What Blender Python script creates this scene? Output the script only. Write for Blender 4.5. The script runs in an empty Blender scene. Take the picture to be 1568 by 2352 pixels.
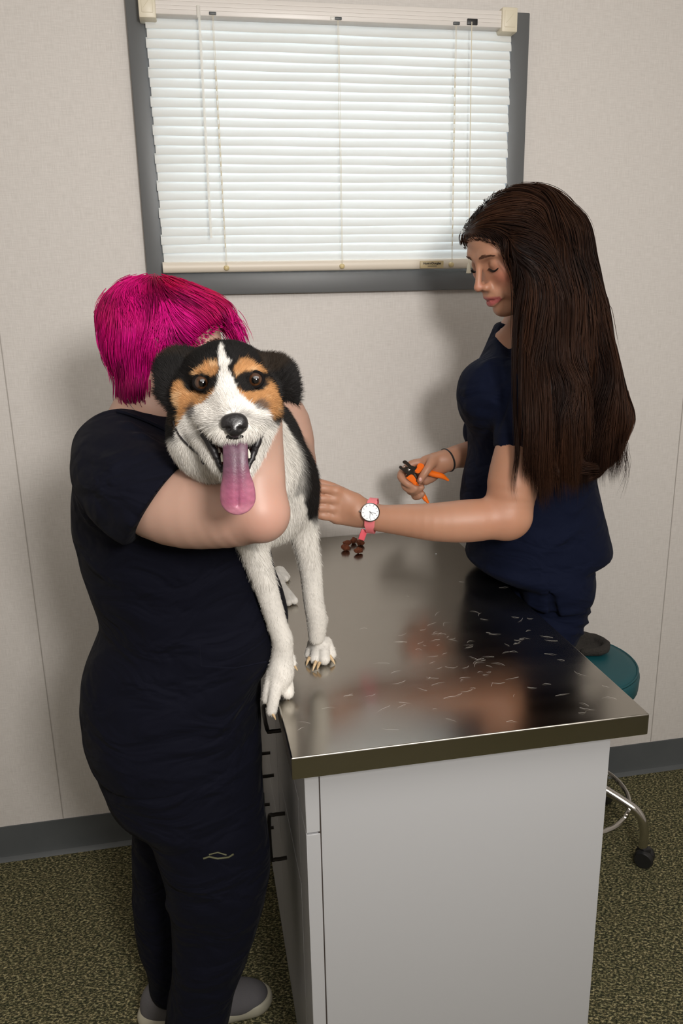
import bpy, bmesh, math, random
import numpy as np
from mathutils import Vector, Matrix
random.seed(4); rng = np.random.default_rng(4)
S = bpy.context.scene
COL = S.collection

# ------------------------------------------------------------------ camera
CAM = np.array([-0.1907, -2.1415, 1.5891]); YAW, PITCH, ROLL, FPX = 0.1839, 0.2709, -0.0202, 1826.465
FWD = np.array([math.sin(YAW)*math.cos(PITCH), math.cos(YAW)*math.cos(PITCH), -math.sin(PITCH)])
_r = np.array([math.cos(YAW), -math.sin(YAW), 0.0]); _u = np.cross(_r, FWD)
RGT = math.cos(ROLL)*_r + math.sin(ROLL)*_u; UPV = -math.sin(ROLL)*_r + math.cos(ROLL)*_u
cd = bpy.data.cameras.new('camera'); cam = bpy.data.objects.new('camera', cd); COL.objects.link(cam)
m = Matrix.Identity(4)
for i in range(3):
    m[i][0], m[i][1], m[i][2], m[i][3] = RGT[i], UPV[i], -FWD[i], CAM[i]
cam.matrix_world = m
cd.sensor_fit = 'VERTICAL'; cd.sensor_height = 36.0; cd.lens = FPX/2352*36.0; cd.clip_start = 0.05
S.camera = cam
S.view_settings.view_transform = 'Standard'; S.view_settings.look = 'None'; S.view_settings.gamma = 1
S.view_settings.use_curve_mapping = False
S.view_settings.exposure = -0.15

# ------------------------------------------------------------------ daylight outside, lamps inside
w = bpy.data.worlds.new('sky'); S.world = w; w.use_nodes = True
w.node_tree.nodes['Background'].inputs[0].default_value = (0.80, 0.90, 1.0, 1); w.node_tree.nodes['Background'].inputs[1].default_value = 5.0

def area(name, loc, target, size, power, col, size_y=None):
    l = bpy.data.lights.new(name, 'AREA'); l.energy = power; l.color = col; l.size = size
    if size_y: l.shape = 'RECTANGLE'; l.size_y = size_y
    o = bpy.data.objects.new(name, l); COL.objects.link(o); o.location = loc
    o.rotation_euler = (Vector(target)-Vector(loc)).to_track_quat('-Z', 'Y').to_euler(); return o
area('camera_flash', (0.20, -2.75, 1.98), (0.1, -0.2, 1.25), 0.30, 38.0, (1.0, 0.96, 0.92))
area('ceiling_bounce', (0.25, -2.0, 2.62), (0.15, -1.0, 0.6), 2.2, 36.0, (1.0, 0.965, 0.925), 1.5)

# ------------------------------------------------------------------ helpers
def ray(x, y): return FWD*FPX + RGT*(x-784) - UPV*(y-1176)
def PY(x, y, Y): d = ray(x, y); return CAM + d*(Y-CAM[1])/d[1]
def PX(x, y, X): d = ray(x, y); return CAM + d*(X-CAM[0])/d[0]
def PZ(x, y, Z): d = ray(x, y); return CAM + d*(Z-CAM[2])/d[2]
def PD(x, y, D): return CAM + ray(x, y)/FPX*D

def tag(o, label=None, cat=None, group=None, kind=None):
    if label: o['label'] = label
    if cat: o['category'] = cat
    if group: o['group'] = group
    if kind: o['kind'] = kind
    return o
def root(name, loc, label, cat, group=None, rz=0.0):
    o = bpy.data.objects.new(name, None); COL.objects.link(o); o.location = loc; o.rotation_euler = (0, 0, rz)
    o.empty_display_size = 0.05
    return tag(o, label, cat, group)
def fast_mesh(name, V, F, colr=None):
    """V (n,3), F (m,k) all faces with k corners"""
    me = bpy.data.meshes.new(name); V = np.asarray(V, np.float32); F = np.asarray(F, np.int32)
    k = F.shape[1]; me.vertices.add(len(V)); me.vertices.foreach_set('co', V.ravel())
    me.loops.add(F.size); me.loops.foreach_set('vertex_index', F.ravel())
    me.polygons.add(len(F)); me.polygons.foreach_set('loop_start', np.arange(0, F.size, k, dtype=np.int32))
    try: me.polygons.foreach_set('loop_total', np.full(len(F), k, np.int32))
    except Exception: pass
    me.polygons.foreach_set('use_smooth', np.ones(len(F), bool))
    me.update(calc_edges=True)
    if colr is not None:
        a = me.color_attributes.new('Col', 'FLOAT_COLOR', 'POINT')
        c = np.ones((len(V), 4), np.float32); c[:, :3] = colr; a.data.foreach_set('color', c.ravel())
    return me
def link(name, me, mat, parent=None, world=True):
    o = bpy.data.objects.new(name, me); COL.objects.link(o)
    if mat is not None: me.materials.append(mat)
    if parent is not None:
        o.parent = parent
        if world:   # the mesh is written in world coordinates: shift it into the parent's frame
            mm = Matrix.Translation(parent.location) @ parent.rotation_euler.to_matrix().to_4x4()
            if parent.parent is not None: mm = Matrix.Translation(parent.parent.location) @ parent.parent.rotation_euler.to_matrix().to_4x4() @ mm
            me.transform(mm.inverted())
    return o
class MB:
    """collects boxes, tubes and lathes into one mesh object"""
    def __init__(s): s.bm = bmesh.new()
    def box(s, lo, hi, bev=0.0, seg=2, rot=None):
        lo, hi = Vector(lo), Vector(hi); c = (lo+hi)/2; d = hi-lo
        r = bmesh.ops.create_cube(s.bm, size=1.0); vs = r['verts']
        for v in vs: v.co = Vector((v.co.x*d.x, v.co.y*d.y, v.co.z*d.z))
        if bev > 0:
            es = list({e for v in vs for e in v.link_edges})
            q = bmesh.ops.bevel(s.bm, geom=es, offset=bev, segments=seg, affect='EDGES', profile=0.5)
            vs = list({v for f in q['faces'] for v in f.verts} | {v for v in vs if v.is_valid})
        for v in vs:
            if rot is not None: v.co = rot @ v.co
            v.co = v.co + c
        return s
    def tube(s, pts, rad, n=10, smooth=0, cap=True):
        pts = [np.array(p, float) for p in pts]
        if not hasattr(rad, '__len__'): rad = [rad]*len(pts)
        if smooth: pts, rad = spline(pts, rad, smooth)
        V, F = tube_vf(pts, rad, n, cap)
        vs = [s.bm.verts.new(v) for v in V]
        for f in F:
            try: s.bm.faces.new([vs[i] for i in f])
            except ValueError: pass
        return s
    def lathe(s, prof, o=(0, 0, 0), axis=(0, 0, 1), n=32):
        ax = np.array(axis, float); ax /= np.linalg.norm(ax)
        a = np.cross(ax, [0.3, 0.9, 0.2]); a /= np.linalg.norm(a); b = np.cross(ax, a); o = np.array(o, float)
        rings = []
        for r, h in prof:
            if r < 1e-6: rings.append([s.bm.verts.new(o+ax*h)])
            else: rings.append([s.bm.verts.new(o+ax*h+r*(math.cos(2*math.pi*i/n)*a+math.sin(2*math.pi*i/n)*b)) for i in range(n)])
        for A, B in zip(rings, rings[1:]):
            for i in range(n):
                j = (i+1) % n
                q = [A[i % len(A)], A[j % len(A)], B[j % len(B)], B[i % len(B)]]
                q2 = []
                for v in q:
                    if v not in q2: q2.append(v)
                if len(q2) > 2:
                    try: s.bm.faces.new(q2)
                    except ValueError: pass
        return s
    def prism(s, poly, thick):
        """poly: 3D points of a planar outline, extruded by vector thick, bevel free"""
        A = [s.bm.verts.new(p) for p in poly]; B = [s.bm.verts.new(np.array(p)+thick) for p in poly]; n = len(A)
        s.bm.faces.new(A); s.bm.faces.new(B[::-1])
        for i in range(n): s.bm.faces.new([A[i], B[i], B[(i+1) % n], A[(i+1) % n]])
        return s
    def ball(s, c, r, sub=2):
        q = bmesh.ops.create_icosphere(s.bm, subdivisions=sub, radius=1.0)
        if not hasattr(r, '__len__'): r = (r, r, r)
        for v in q['verts']: v.co = Vector((v.co.x*r[0]+c[0], v.co.y*r[1]+c[1], v.co.z*r[2]+c[2]))
        return s
    def build(s, name, mat, parent=None, smooth=True, ang=40, bevel=0.0):
        bmesh.ops.recalc_face_normals(s.bm, faces=s.bm.faces[:])
        if bevel: bmesh.ops.bevel(s.bm, geom=[e for e in s.bm.edges if e.calc_face_angle(0) > 0.6], offset=bevel, segments=2, affect='EDGES')
        me = bpy.data.meshes.new(name); s.bm.to_mesh(me); s.bm.free()
        if smooth:
            for p in me.polygons: p.use_smooth = True
            try: me.set_sharp_from_angle(angle=math.radians(ang))
            except Exception: pass
        return link(name, me, mat, parent)
def spline(pts, rad, n):
    P = [np.array(p, float) for p in pts]; R = [np.atleast_1d(np.array(r, float)) for r in rad]
    P2 = [2*P[0]-P[1]]+P+[2*P[-1]-P[-2]]; R2 = [R[0]]+R+[R[-1]]; op, orr = [], []
    for i in range(1, len(P2)-2):
        for k in range(n):
            t = k/n; t2, t3 = t*t, t*t*t
            f = lambda a, b, c, d: 0.5*(2*b+(c-a)*t+(2*a-5*b+4*c-d)*t2+(3*b-a-3*c+d)*t3)
            op.append(f(P2[i-1], P2[i], P2[i+1], P2[i+2])); orr.append(f(R2[i-1], R2[i], R2[i+1], R2[i+2]))
    op.append(P[-1]); orr.append(R[-1])
    return op, [float(r[0]) if len(r) == 1 else r for r in orr]
def tube_vf(pts, rad, n, cap=True):
    P = np.array(pts); T = np.gradient(P, axis=0); T /= np.linalg.norm(T, axis=1)[:, None]+1e-12
    a = np.cross(T[0], [0, 0, 1.0])
    if np.linalg.norm(a) < 0.1: a = np.cross(T[0], [1.0, 0, 0])
    a /= np.linalg.norm(a); V = []
    for i in range(len(P)):
        a = a-T[i]*(a@T[i]); a /= np.linalg.norm(a); b = np.cross(T[i], a)
        for k in range(n):
            th = 2*math.pi*k/n; V.append(P[i]+rad[i]*(math.cos(th)*a+math.sin(th)*b))
    F = []
    for i in range(len(P)-1):
        for k in range(n):
            j = (k+1) % n; F.append((i*n+k, i*n+j, (i+1)*n+j, (i+1)*n+k))
    if cap: F.append(tuple(range(n))[::-1]); F.append(tuple((len(P)-1)*n+k for k in range(n)))
    return V, F

# ------------------------------------------------------------------ materials
def newmat(name):
    mt = bpy.data.materials.new(name); mt.use_nodes = True; nt = mt.node_tree
    return mt, nt, nt.nodes['Principled BSDF']
def pm(name, col, rough=0.5, metal=0.0, bump=None, var=None, **kw):
    """principled with optional noise bump (scale, strength, dist) and colour variation (scale, col2)"""
    mt, nt, b = newmat(name)
    b.inputs['Base Color'].default_value = (*col, 1); b.inputs['Roughness'].default_value = rough; b.inputs['Metallic'].default_value = metal
    for k, v in kw.items():
        b.inputs[k.replace('_', ' ')].default_value = v
    tc = nt.nodes.new('ShaderNodeTexCoord')
    if var:
        nz = nt.nodes.new('ShaderNodeTexNoise'); nz.inputs['Scale'].default_value = var[0]; nz.inputs['Detail'].default_value = 4
        nt.links.new(tc.outputs['Object'], nz.inputs['Vector'])
        mx = nt.nodes.new('ShaderNodeMix'); mx.data_type = 'RGBA'; mx.inputs[6].default_value = (*col, 1); mx.inputs[7].default_value = (*var[1], 1)
        rp = nt.nodes.new('ShaderNodeMapRange'); rp.inputs[1].default_value = 0.35; rp.inputs[2].default_value = 0.65
        nt.links.new(nz.outputs['Fac'], rp.inputs[0]); nt.links.new(rp.outputs[0], mx.inputs[0]); nt.links.new(mx.outputs[2], b.inputs['Base Color'])
    if bump:
        nz = nt.nodes.new('ShaderNodeTexNoise'); nz.inputs['Scale'].default_value = bump[0]; nz.inputs['Detail'].default_value = 5
        nt.links.new(tc.outputs['Object'], nz.inputs['Vector'])
        bp = nt.nodes.new('ShaderNodeBump'); bp.inputs['Strength'].default_value = bump[1]; bp.inputs['Distance'].default_value = bump[2]
        nt.links.new(nz.outputs['Fac'], bp.inputs['Height']); nt.links.new(bp.outputs[0], b.inputs['Normal'])
    return mt
def vmat(name, rough=0.5, bump=None, sss=0.0, **kw):
    mt = pm(name, (1, 1, 1), rough, bump=bump, **kw); nt = mt.node_tree; b = nt.nodes['Principled BSDF']
    a = nt.nodes.new('ShaderNodeVertexColor'); a.layer_name = 'Col'; nt.links.new(a.outputs['Color'], b.inputs['Base Color'])
    if sss:
        b.inputs['Subsurface Weight'].default_value = sss; b.inputs['Subsurface Radius'].default_value = (1.0, 0.35, 0.2); b.inputs['Subsurface Scale'].default_value = 0.006
    return mt
def wall_mat():
    mt, nt, b = newmat('vinyl_wall_panel'); b.inputs['Roughness'].default_value = 0.62
    tc = nt.nodes.new('ShaderNodeTexCoord'); L = nt.links
    def noise(sc, vec, det=3):
        mp = nt.nodes.new('ShaderNodeMapping'); mp.inputs['Scale'].default_value = vec; L.new(tc.outputs['Object'], mp.inputs[0])
        n = nt.nodes.new('ShaderNodeTexNoise'); n.inputs['Scale'].default_value = sc; n.inputs['Detail'].default_value = det; L.new(mp.outputs[0], n.inputs['Vector']); return n
    n1 = noise(60, (10, 10, 0.5)); n2 = noise(60, (0.6, 10, 8)); n3 = noise(3, (1, 1, 1))
    ad = nt.nodes.new('ShaderNodeMath'); ad.operation = 'ADD'; L.new(n1.outputs[0], ad.inputs[0]); L.new(n2.outputs[0], ad.inputs[1])
    mr = nt.nodes.new('ShaderNodeMapRange'); mr.inputs[1].default_value = 0.75; mr.inputs[2].default_value = 1.25; L.new(ad.outputs[0], mr.inputs[0])
    mx = nt.nodes.new('ShaderNodeMix'); mx.data_type = 'RGBA'; mx.inputs[6].default_value = (0.60, 0.565, 0.53, 1); mx.inputs[7].default_value = (0.69, 0.655, 0.62, 1)
    L.new(mr.outputs[0], mx.inputs[0]); L.new(mx.outputs[2], b.inputs['Base Color'])
    bp = nt.nodes.new('ShaderNodeBump'); bp.inputs['Strength'].default_value = 0.12; bp.inputs['Distance'].default_value = 0.001; L.new(mr.outputs[0], bp.inputs['Height']); L.new(bp.outputs[0], b.inputs['Normal'])
    return mt
def carpet_mat():
    mt, nt, b = newmat('speckled_carpet'); b.inputs['Roughness'].default_value = 0.95; L = nt.links
    b.inputs['Specular IOR Level'].default_value = 0.1
    tc = nt.nodes.new('ShaderNodeTexCoord')
    mp = nt.nodes.new('ShaderNodeMapping'); mp.inputs['Scale'].default_value = (1, 1.6, 1); mp.inputs['Rotation'].default_value = (0, 0, 0.5); L.new(tc.outputs['Object'], mp.inputs[0])
    n = nt.nodes.new('ShaderNodeTexNoise'); n.inputs['Scale'].default_value = 135; n.inputs['Detail'].default_value = 3; n.inputs['Roughness'].default_value = 0.7; L.new(mp.outputs[0], n.inputs['Vector'])
    n2 = nt.nodes.new('ShaderNodeTexNoise'); n2.inputs['Scale'].default_value = 70; n2.inputs['Detail'].default_value = 3; L.new(tc.outputs['Object'], n2.inputs['Vector'])
    r = nt.nodes.new('ShaderNodeValToRGB'); e = r.color_ramp.elements
    e[0].position = 0.34; e[0].color = (0.030, 0.031, 0.024, 1); e[1].position = 0.63; e[1].color = (0.46, 0.41, 0.23, 1)
    q = e.new(0.46); q.color = (0.055, 0.055, 0.030, 1); q = e.new(0.54); q.color = (0.19, 0.16, 0.082, 1); L.new(n.outputs[0], r.inputs[0])
    mx = nt.nodes.new('ShaderNodeMix'); mx.data_type = 'RGBA'; mx.blend_type = 'MULTIPLY'; mx.inputs[0].default_value = 0.7
    r2 = nt.nodes.new('ShaderNodeValToRGB'); r2.color_ramp.elements[0].position = 0.4; r2.color_ramp.elements[0].color = (0.45, 0.52, 0.5, 1); r2.color_ramp.elements[1].position = 0.62; L.new(n2.outputs[0], r2.inputs[0])
    L.new(r.outputs[0], mx.inputs[6]); L.new(r2.outputs[0], mx.inputs[7]); L.new(mx.outputs[2], b.inputs['Base Color'])
    bp = nt.nodes.new('ShaderNodeBump'); bp.inputs['Strength'].default_value = 0.7; bp.inputs['Distance'].default_value = 0.004; L.new(n.outputs[0], bp.inputs['Height']); L.new(bp.outputs[0], b.inputs['Normal'])
    return mt
def steel_mat():
    mt, nt, b = newmat('brushed_steel'); L = nt.links
    b.inputs['Metallic'].default_value = 1.0
    tc = nt.nodes.new('ShaderNodeTexCoord')
    def noise(sc, vec, det=3):
        mp = nt.nodes.new('ShaderNodeMapping'); mp.inputs['Scale'].default_value = vec; L.new(tc.outputs['Object'], mp.inputs[0])
        n = nt.nodes.new('ShaderNodeTexNoise'); n.inputs['Scale'].default_value = sc; n.inputs['Detail'].default_value = det; L.new(mp.outputs[0], n.inputs['Vector']); return n
    br = noise(90, (0.25, 12, 12)); sm = noise(5, (0.6, 2.2, 1), 6)
    mr = nt.nodes.new('ShaderNodeMapRange'); mr.inputs[1].default_value = 0.3; mr.inputs[2].default_value = 0.7; mr.inputs[3].default_value = 0.15; mr.inputs[4].default_value = 0.24; L.new(sm.outputs[0], mr.inputs[0])
    L.new(mr.outputs[0], b.inputs['Roughness'])
    mx = nt.nodes.new('ShaderNodeMix'); mx.data_type = 'RGBA'; mx.inputs[6].default_value = (0.37, 0.35, 0.31, 1); mx.inputs[7].default_value = (0.44, 0.415, 0.375, 1)
    L.new(br.outputs[0], mx.inputs[0]); L.new(mx.outputs[2], b.inputs['Base Color'])
    bp = nt.nodes.new('ShaderNodeBump'); bp.inputs['Strength'].default_value = 0.03; bp.inputs['Distance'].default_value = 0.0003; L.new(br.outputs[0], bp.inputs['Height']); L.new(bp.outputs[0], b.inputs['Normal'])
    return mt
def cloth_mat(name, col, fold=0.5):
    """scrubs fabric: fine weave plus soft, stretched creases"""
    mt, nt, b = newmat(name); L = nt.links; b.inputs['Roughness'].default_value = 0.85; b.inputs['Sheen Weight'].default_value = 0.01; b.inputs['Sheen Roughness'].default_value = 0.5
    b.inputs['Specular IOR Level'].default_value = 0.10
    b.inputs['Base Color'].default_value = (*col, 1)
    tc = nt.nodes.new('ShaderNodeTexCoord')
    mp = nt.nodes.new('ShaderNodeMapping'); mp.inputs['Scale'].default_value = (1.0, 1.0, 1.9); mp.inputs['Rotation'].default_value = (0.2, 0.5, 0.3); L.new(tc.outputs['Object'], mp.inputs[0])
    n = nt.nodes.new('ShaderNodeTexNoise'); n.inputs['Scale'].default_value = 9; n.inputs['Detail'].default_value = 2.5; n.inputs['Distortion'].default_value = 0.8; L.new(mp.outputs[0], n.inputs['Vector'])
    w_ = nt.nodes.new('ShaderNodeTexNoise'); w_.inputs['Scale'].default_value = 700; L.new(tc.outputs['Object'], w_.inputs['Vector'])
    b1 = nt.nodes.new('ShaderNodeBump'); b1.inputs['Strength'].default_value = fold; b1.inputs['Distance'].default_value = 0.03; L.new(n.outputs[0], b1.inputs['Height'])
    b2 = nt.nodes.new('ShaderNodeBump'); b2.inputs['Strength'].default_value = 0.15; b2.inputs['Distance'].default_value = 0.0005; L.new(w_.outputs[0], b2.inputs['Height'])
    L.new(b1.outputs[0], b2.inputs['Normal']); L.new(b2.outputs[0], b.inputs['Normal'])
    return mt
def slat_mat():
    mt = bpy.data.materials.new('blind_slat'); mt.use_nodes = True; nt = mt.node_tree; nt.nodes.clear(); L = nt.links
    o = nt.nodes.new('ShaderNodeOutputMaterial'); d = nt.nodes.new('ShaderNodeBsdfDiffuse'); d.inputs[0].default_value = (0.82, 0.81, 0.77, 1)
    t = nt.nodes.new('ShaderNodeBsdfTranslucent'); t.inputs[0].default_value = (0.78, 0.81, 0.82, 1)
    mx = nt.nodes.new('ShaderNodeMixShader'); mx.inputs[0].default_value = 0.30
    L.new(d.outputs[0], mx.inputs[1]); L.new(t.outputs[0], mx.inputs[2]); L.new(mx.outputs[0], o.inputs[0]); return mt
M = {}
M['wall'] = wall_mat(); M['carpet'] = carpet_mat(); M['steel'] = steel_mat(); M['slat'] = slat_mat()
M['frame'] = pm('grey_window_frame', (0.108, 0.112, 0.114), 0.45, bump=(60, 0.1, 0.001))
M['base'] = pm('grey_vinyl_cove', (0.085, 0.092, 0.096), 0.45, var=(8, (0.075, 0.082, 0.086)))
M['ceil'] = pm('ceiling_tile', (0.75, 0.74, 0.71), 0.9, bump=(120, 0.3, 0.002))
M['cream'] = pm('cream_plastic', (0.70, 0.64, 0.50), 0.4)
M['rail'] = pm('painted_rail', (0.74, 0.70, 0.66), 0.35)
M['brail'] = pm('bottom_rail_paint', (0.70, 0.63, 0.53), 0.4)
M['cord'] = pm('braided_cord', (0.72, 0.66, 0.52), 0.8)
M['gold'] = pm('yellowed_button', (0.62, 0.50, 0.26), 0.35)
M['clear'] = pm('clear_acrylic', (0.93, 0.92, 0.86), 0.12, Alpha=0.45)
M['glass'] = pm('window_glass', (1, 1, 1), 0.02, Transmission_Weight=1.0, IOR=1.0)
M['lam'] = pm('white_laminate', (0.42, 0.422, 0.43), 0.42, bump=(300, 0.03, 0.0003))
M['lam_edge'] = pm('dark_edge_band', (0.045, 0.035, 0.03), 0.5)
M['black'] = pm('black_plastic', (0.012, 0.012, 0.013), 0.4)
M['bronze'] = pm('dark_metal_handle', (0.03, 0.026, 0.022), 0.35, 0.6)
M['chrome'] = pm('chrome', (0.62, 0.60, 0.57), 0.12, 1.0)
M['teal'] = pm('teal_vinyl', (0.002, 0.070, 0.085), 0.5, bump=(250, 0.08, 0.0005))
M['fleece'] = pm('black_fleece', (0.028, 0.024, 0.020), 0.95, bump=(160, 0.9, 0.006))
M['navy'] = cloth_mat('dark_navy_scrub_fabric', (0.0032, 0.0036, 0.0085), 0.8)
M['navy2'] = cloth_mat('navy_blue_scrub_fabric', (0.0036, 0.0058, 0.018), 0.6)
M['skin'] = vmat('skin', 0.48, bump=(180, 0.06, 0.0012), sss=0.35)
M['hairv'] = vmat('hair_strand', 0.45); M['hairv'].node_tree.nodes['Principled BSDF'].inputs['Specular IOR Level'].default_value = 0.12
M['fur'] = vmat('dog_fur', 0.7); M['fur'].node_tree.nodes['Principled BSDF'].inputs['Specular IOR Level'].default_value = 0.2
M['wet'] = pm('wet_nose', (0.012, 0.011, 0.012), 0.30, bump=(420, 0.5, 0.0012), Coat_Weight=0.1)
M['lip'] = pm('dog_lip', (0.010, 0.008, 0.009), 0.45); M['lid'] = pm('dog_eyelid', (0.005, 0.004, 0.004), 0.8, Specular_IOR_Level=0.1)
M['eye'] = vmat('eyeball', 0.04, Coat_Weight=1.0, Coat_Roughness=0.02)
M['tongue'] = vmat('tongue_flesh', 0.42, bump=(500, 0.35, 0.0008), sss=0.3)
M['claw'] = pm('horn_claw', (0.62, 0.46, 0.27), 0.4, var=(200, (0.45, 0.30, 0.16)))
M['tooth'] = pm('tooth_enamel', (0.80, 0.76, 0.65), 0.2)
M['orange'] = pm('orange_plastic', (0.90, 0.165, 0.006), 0.35)
M['blade'] = pm('dark_steel_blade', (0.10, 0.09, 0.08), 0.3, 1.0)
M['pinkstrap'] = pm('pink_silicone', (0.82, 0.20, 0.22), 0.45)
M['dial'] = pm('white_dial', (0.82, 0.84, 0.86), 0.3)
M['kibble'] = pm('treat_crumb', (0.20, 0.055, 0.018), 0.85, bump=(300, 0.8, 0.003), var=(150, (0.12, 0.03, 0.01)))
M['shoe'] = pm('grey_knit', (0.10, 0.095, 0.10), 0.9, bump=(500, 0.6, 0.001))
M['sole'] = pm('cream_foam_sole', (0.40, 0.375, 0.29), 0.6)
M['white'] = pm('white_thread', (0.55, 0.56, 0.62), 0.5)
M['gold_metal'] = pm('rose_gold_wire', (0.75, 0.45, 0.33), 0.15, 1.0)
M['hairstray'] = pm('pale_stray_fur', (0.78, 0.74, 0.68), 0.6)

# ------------------------------------------------------------------ room shell
def st(o): o['kind'] = 'structure'; return o
XL, XR, YB, ZC = -1.75, 2.1, -3.3, 2.68
WX0, WX1, WZ0, WZ1 = -0.2764, 0.7094, 1.5865, 2.251          # outer edge of the window frame
fw = 0.05
mb = MB(); ix0, ix1, iz0, iz1 = WX0+fw-0.006, WX1-fw+0.006, WZ0+fw-0.006, WZ1-fw+0.02
mb.box((XL, 0, 0), (ix0, 0.12, ZC)); mb.box((ix1, 0, 0), (XR, 0.12, ZC)); mb.box((ix0, 0, 0), (ix1, 0.12, iz0)); mb.box((ix0, 0, iz1), (ix1, 0.12, ZC))
st(mb.build('wall_back', M['wall'], smooth=False))
st(MB().box((XL-0.1, YB, 0), (XL, 0.12, ZC)).build('wall_left', M['wall'], smooth=False))
st(MB().box((XR, YB, 0), (XR+0.1, 0.12, ZC)).build('wall_right', M['wall'], smooth=False))
st(MB().box((XL-0.1, YB-0.1, 0), (XR+0.1, YB, ZC)).build('wall_front', M['wall'], smooth=False))
st(MB().box((XL-0.1, YB-0.1, -0.1), (XR+0.1, 0.12, 0)).build('floor', M['carpet'], smooth=False))
st(MB().box((XL-0.1, YB-0.1, ZC), (XR+0.1, 0.12, ZC+0.1)).build('ceiling', M['ceil'], smooth=False))
mb = MB()
prof = [(0, 0.106), (-0.004, 0.106), (-0.005, 0.10), (-0.006, 0.025), (-0.010, 0.010), (-0.020, 0.003), (-0.022, 0.0), (0, 0)]
A = [(XL, y, z) for y, z in prof]; mb.prism(A, np.array([XR-XL, 0, 0.0]))
st(mb.build('baseboard_back', M['base'], ang=30))
mb = MB()
for x in (-0.645, 1.25): mb.box((x-0.0012, -0.0012, 0.106), (x+0.0012, 0.001, ZC))
st(mb.build('trim_1', pm('panel_seam', (0.40, 0.37, 0.34), 0.7), smooth=False))
# window: frame, sash glass
win = bpy.data.objects.new('window_1', None); COL.objects.link(win); win.location = ((WX0+WX1)/2, 0, WZ0); st(win)
mb = MB(); y0, y1 = -0.022, 0.10
mb.box((WX0, y0, WZ0), (WX0+fw, y1, WZ1), 0.003); mb.box((WX1-fw, y0, WZ0), (WX1, y1, WZ1), 0.003)
mb.box((WX0+fw-0.003, y0, WZ0), (WX1-fw+0.003, y1, WZ0+0.062), 0.003); mb.box((WX0+fw-0.003, y0, WZ1-0.03), (WX1-fw+0.003, y1, WZ1), 0.003)
mb.build('window_frame', M['frame'], win)
mb = MB(); mb.box((WX0+fw, 0.055, WZ0+0.046), (WX1-fw, 0.060, WZ1-0.03)); mb.build('pane', M['glass'], win, smooth=False)

# ------------------------------------------------------------------ venetian blind
bl = root('window_blind', (0.21, -0.03, 1.64), 'closed cream mini blind covering the grey framed window', 'blind')
BX0, BX1 = -0.234, 0.655; YB0 = -0.045
mb = MB(); mb.box((-0.236, -0.062, 2.203), (0.645, -0.024, 2.241), 0.003)
for z in (2.214, 2.222, 2.231): mb.box((-0.234, -0.0632, z-0.0008), (0.643, -0.0615, z+0.0008))
mb.build('headrail', M['rail'], bl)
for x0, x1 in ((-0.246, -0.208), (0.618, 0.658)):
    mb = MB(); mb.box((x0, -0.068, 2.193), (x1, -0.020, 2.247), 0.003)
    mb.box((x0+0.006, -0.0695, 2.203), (x1-0.006, -0.066, 2.240), 0.002)
    mb.tube([(x0+0.01, -0.0692, 2.212), (x1-0.012, -0.0692, 2.232)], 0.0008, 5)
    mb.build('bracket', M['cream'], bl)
V = []; F = []
ns = 26; zt, zb = 2.202, 1.667; pitch = (zt-zb)/ns
nseg = 7; nx = 24
for k in range(ns):
    zc = zt-pitch*(k+0.5)+0.001; tilt = math.radians(71 if k < ns-2 else 66); wd = 0.0255
    base = len(V); jit = random.uniform(-0.0006, 0.0006)
    for side in (0, 1):
        for i in range(nx+1):
            x = BX0+(BX1-BX0)*i/nx; wob = 0.0006*math.sin(i*0.7+k*1.3)
            for j in range(nseg):
                t = j/(nseg-1)-0.5; bow = 0.0022*(1-4*t*t)
                # closed like shingles: the lower edge of each slat stands towards the room
                off = bow-side*0.0004; ca, sa = math.cos(tilt), math.sin(tilt)
                V.append((x+(0.002*math.sin(k*2.1) if i in (0, nx) else 0), YB0+0.012-t*wd*ca-off*sa, zc-t*wd*sa+off*ca+wob+jit))
    n1 = (nx+1)*nseg
    for i in range(nx):
        for j in range(nseg-1):
            a = base+i*nseg+j; F.append((a, a+1, a+nseg+1, a+nseg)); F.append((a+n1, a+n1+nseg, a+n1+nseg+1, a+n1+1))
me = fast_mesh('slats', np.array(V), np.array(F)); link('slats', me, M['slat'], bl)
mb = MB(); mb.tube([(-0.236, -0.045, 1.6535), (0.66, -0.045, 1.6535)], 0.0132, 16); br = mb.build('bottom_rail', M['brail'], bl)
for v in br.data.vertices: v.co.y = (v.co.y+0.015)*0.62-0.015
for x in (-0.081, 0.212, 0.503):
    MB().lathe([(0, 0.005), (0.004, 0.0045), (0.0065, 0.002), (0.007, -0.002)], (x, -0.055, 1.6505), (0, -1, 0), 16).build('button', M['gold'], bl)
    MB().box((x-0.008, -0.0665, 2.205), (x+0.008, -0.061, 2.211), 0.001).build('cord_slot', M['base'], bl)
for x in (-0.081, 0.212, 0.503):
    mb = MB()
    for dx in (-0.0012, 0.0012):
        mb.tube([(x+dx, -0.062, 2.205), (x+dx*1.5, -0.0595, 2.0), (x+dx, -0.0595, 1.83), (x+dx, -0.060, 1.655)], 0.0005, 5)
    if x != 0.212:
        for k in range(ns): zz = 2.10-k*pitch; zz > 1.69 and mb.tube([(x+0.001, -0.060, zz), (x-0.001, -0.0615, zz-0.011)], 0.0013, 5)
    mb.build('ladder_cord', M['cord'], bl)
mb = MB(); mb.tube([(-0.113, -0.064, 2.222), (-0.113, -0.066, 2.197)], 0.0042, 8); mb.build('wand_hook', M['clear'], bl)
mb = MB(); mb.tube([(-0.112, -0.067, 2.20), (-0.115, -0.068, 1.72)], 0.0032, 6); mb.build('tilt_wand', M['clear'], bl)
MB().box((0.530, -0.0665, 2.206), (0.556, -0.061, 2.219), 0.001).build('cord_lock', M['black'], bl)
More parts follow.
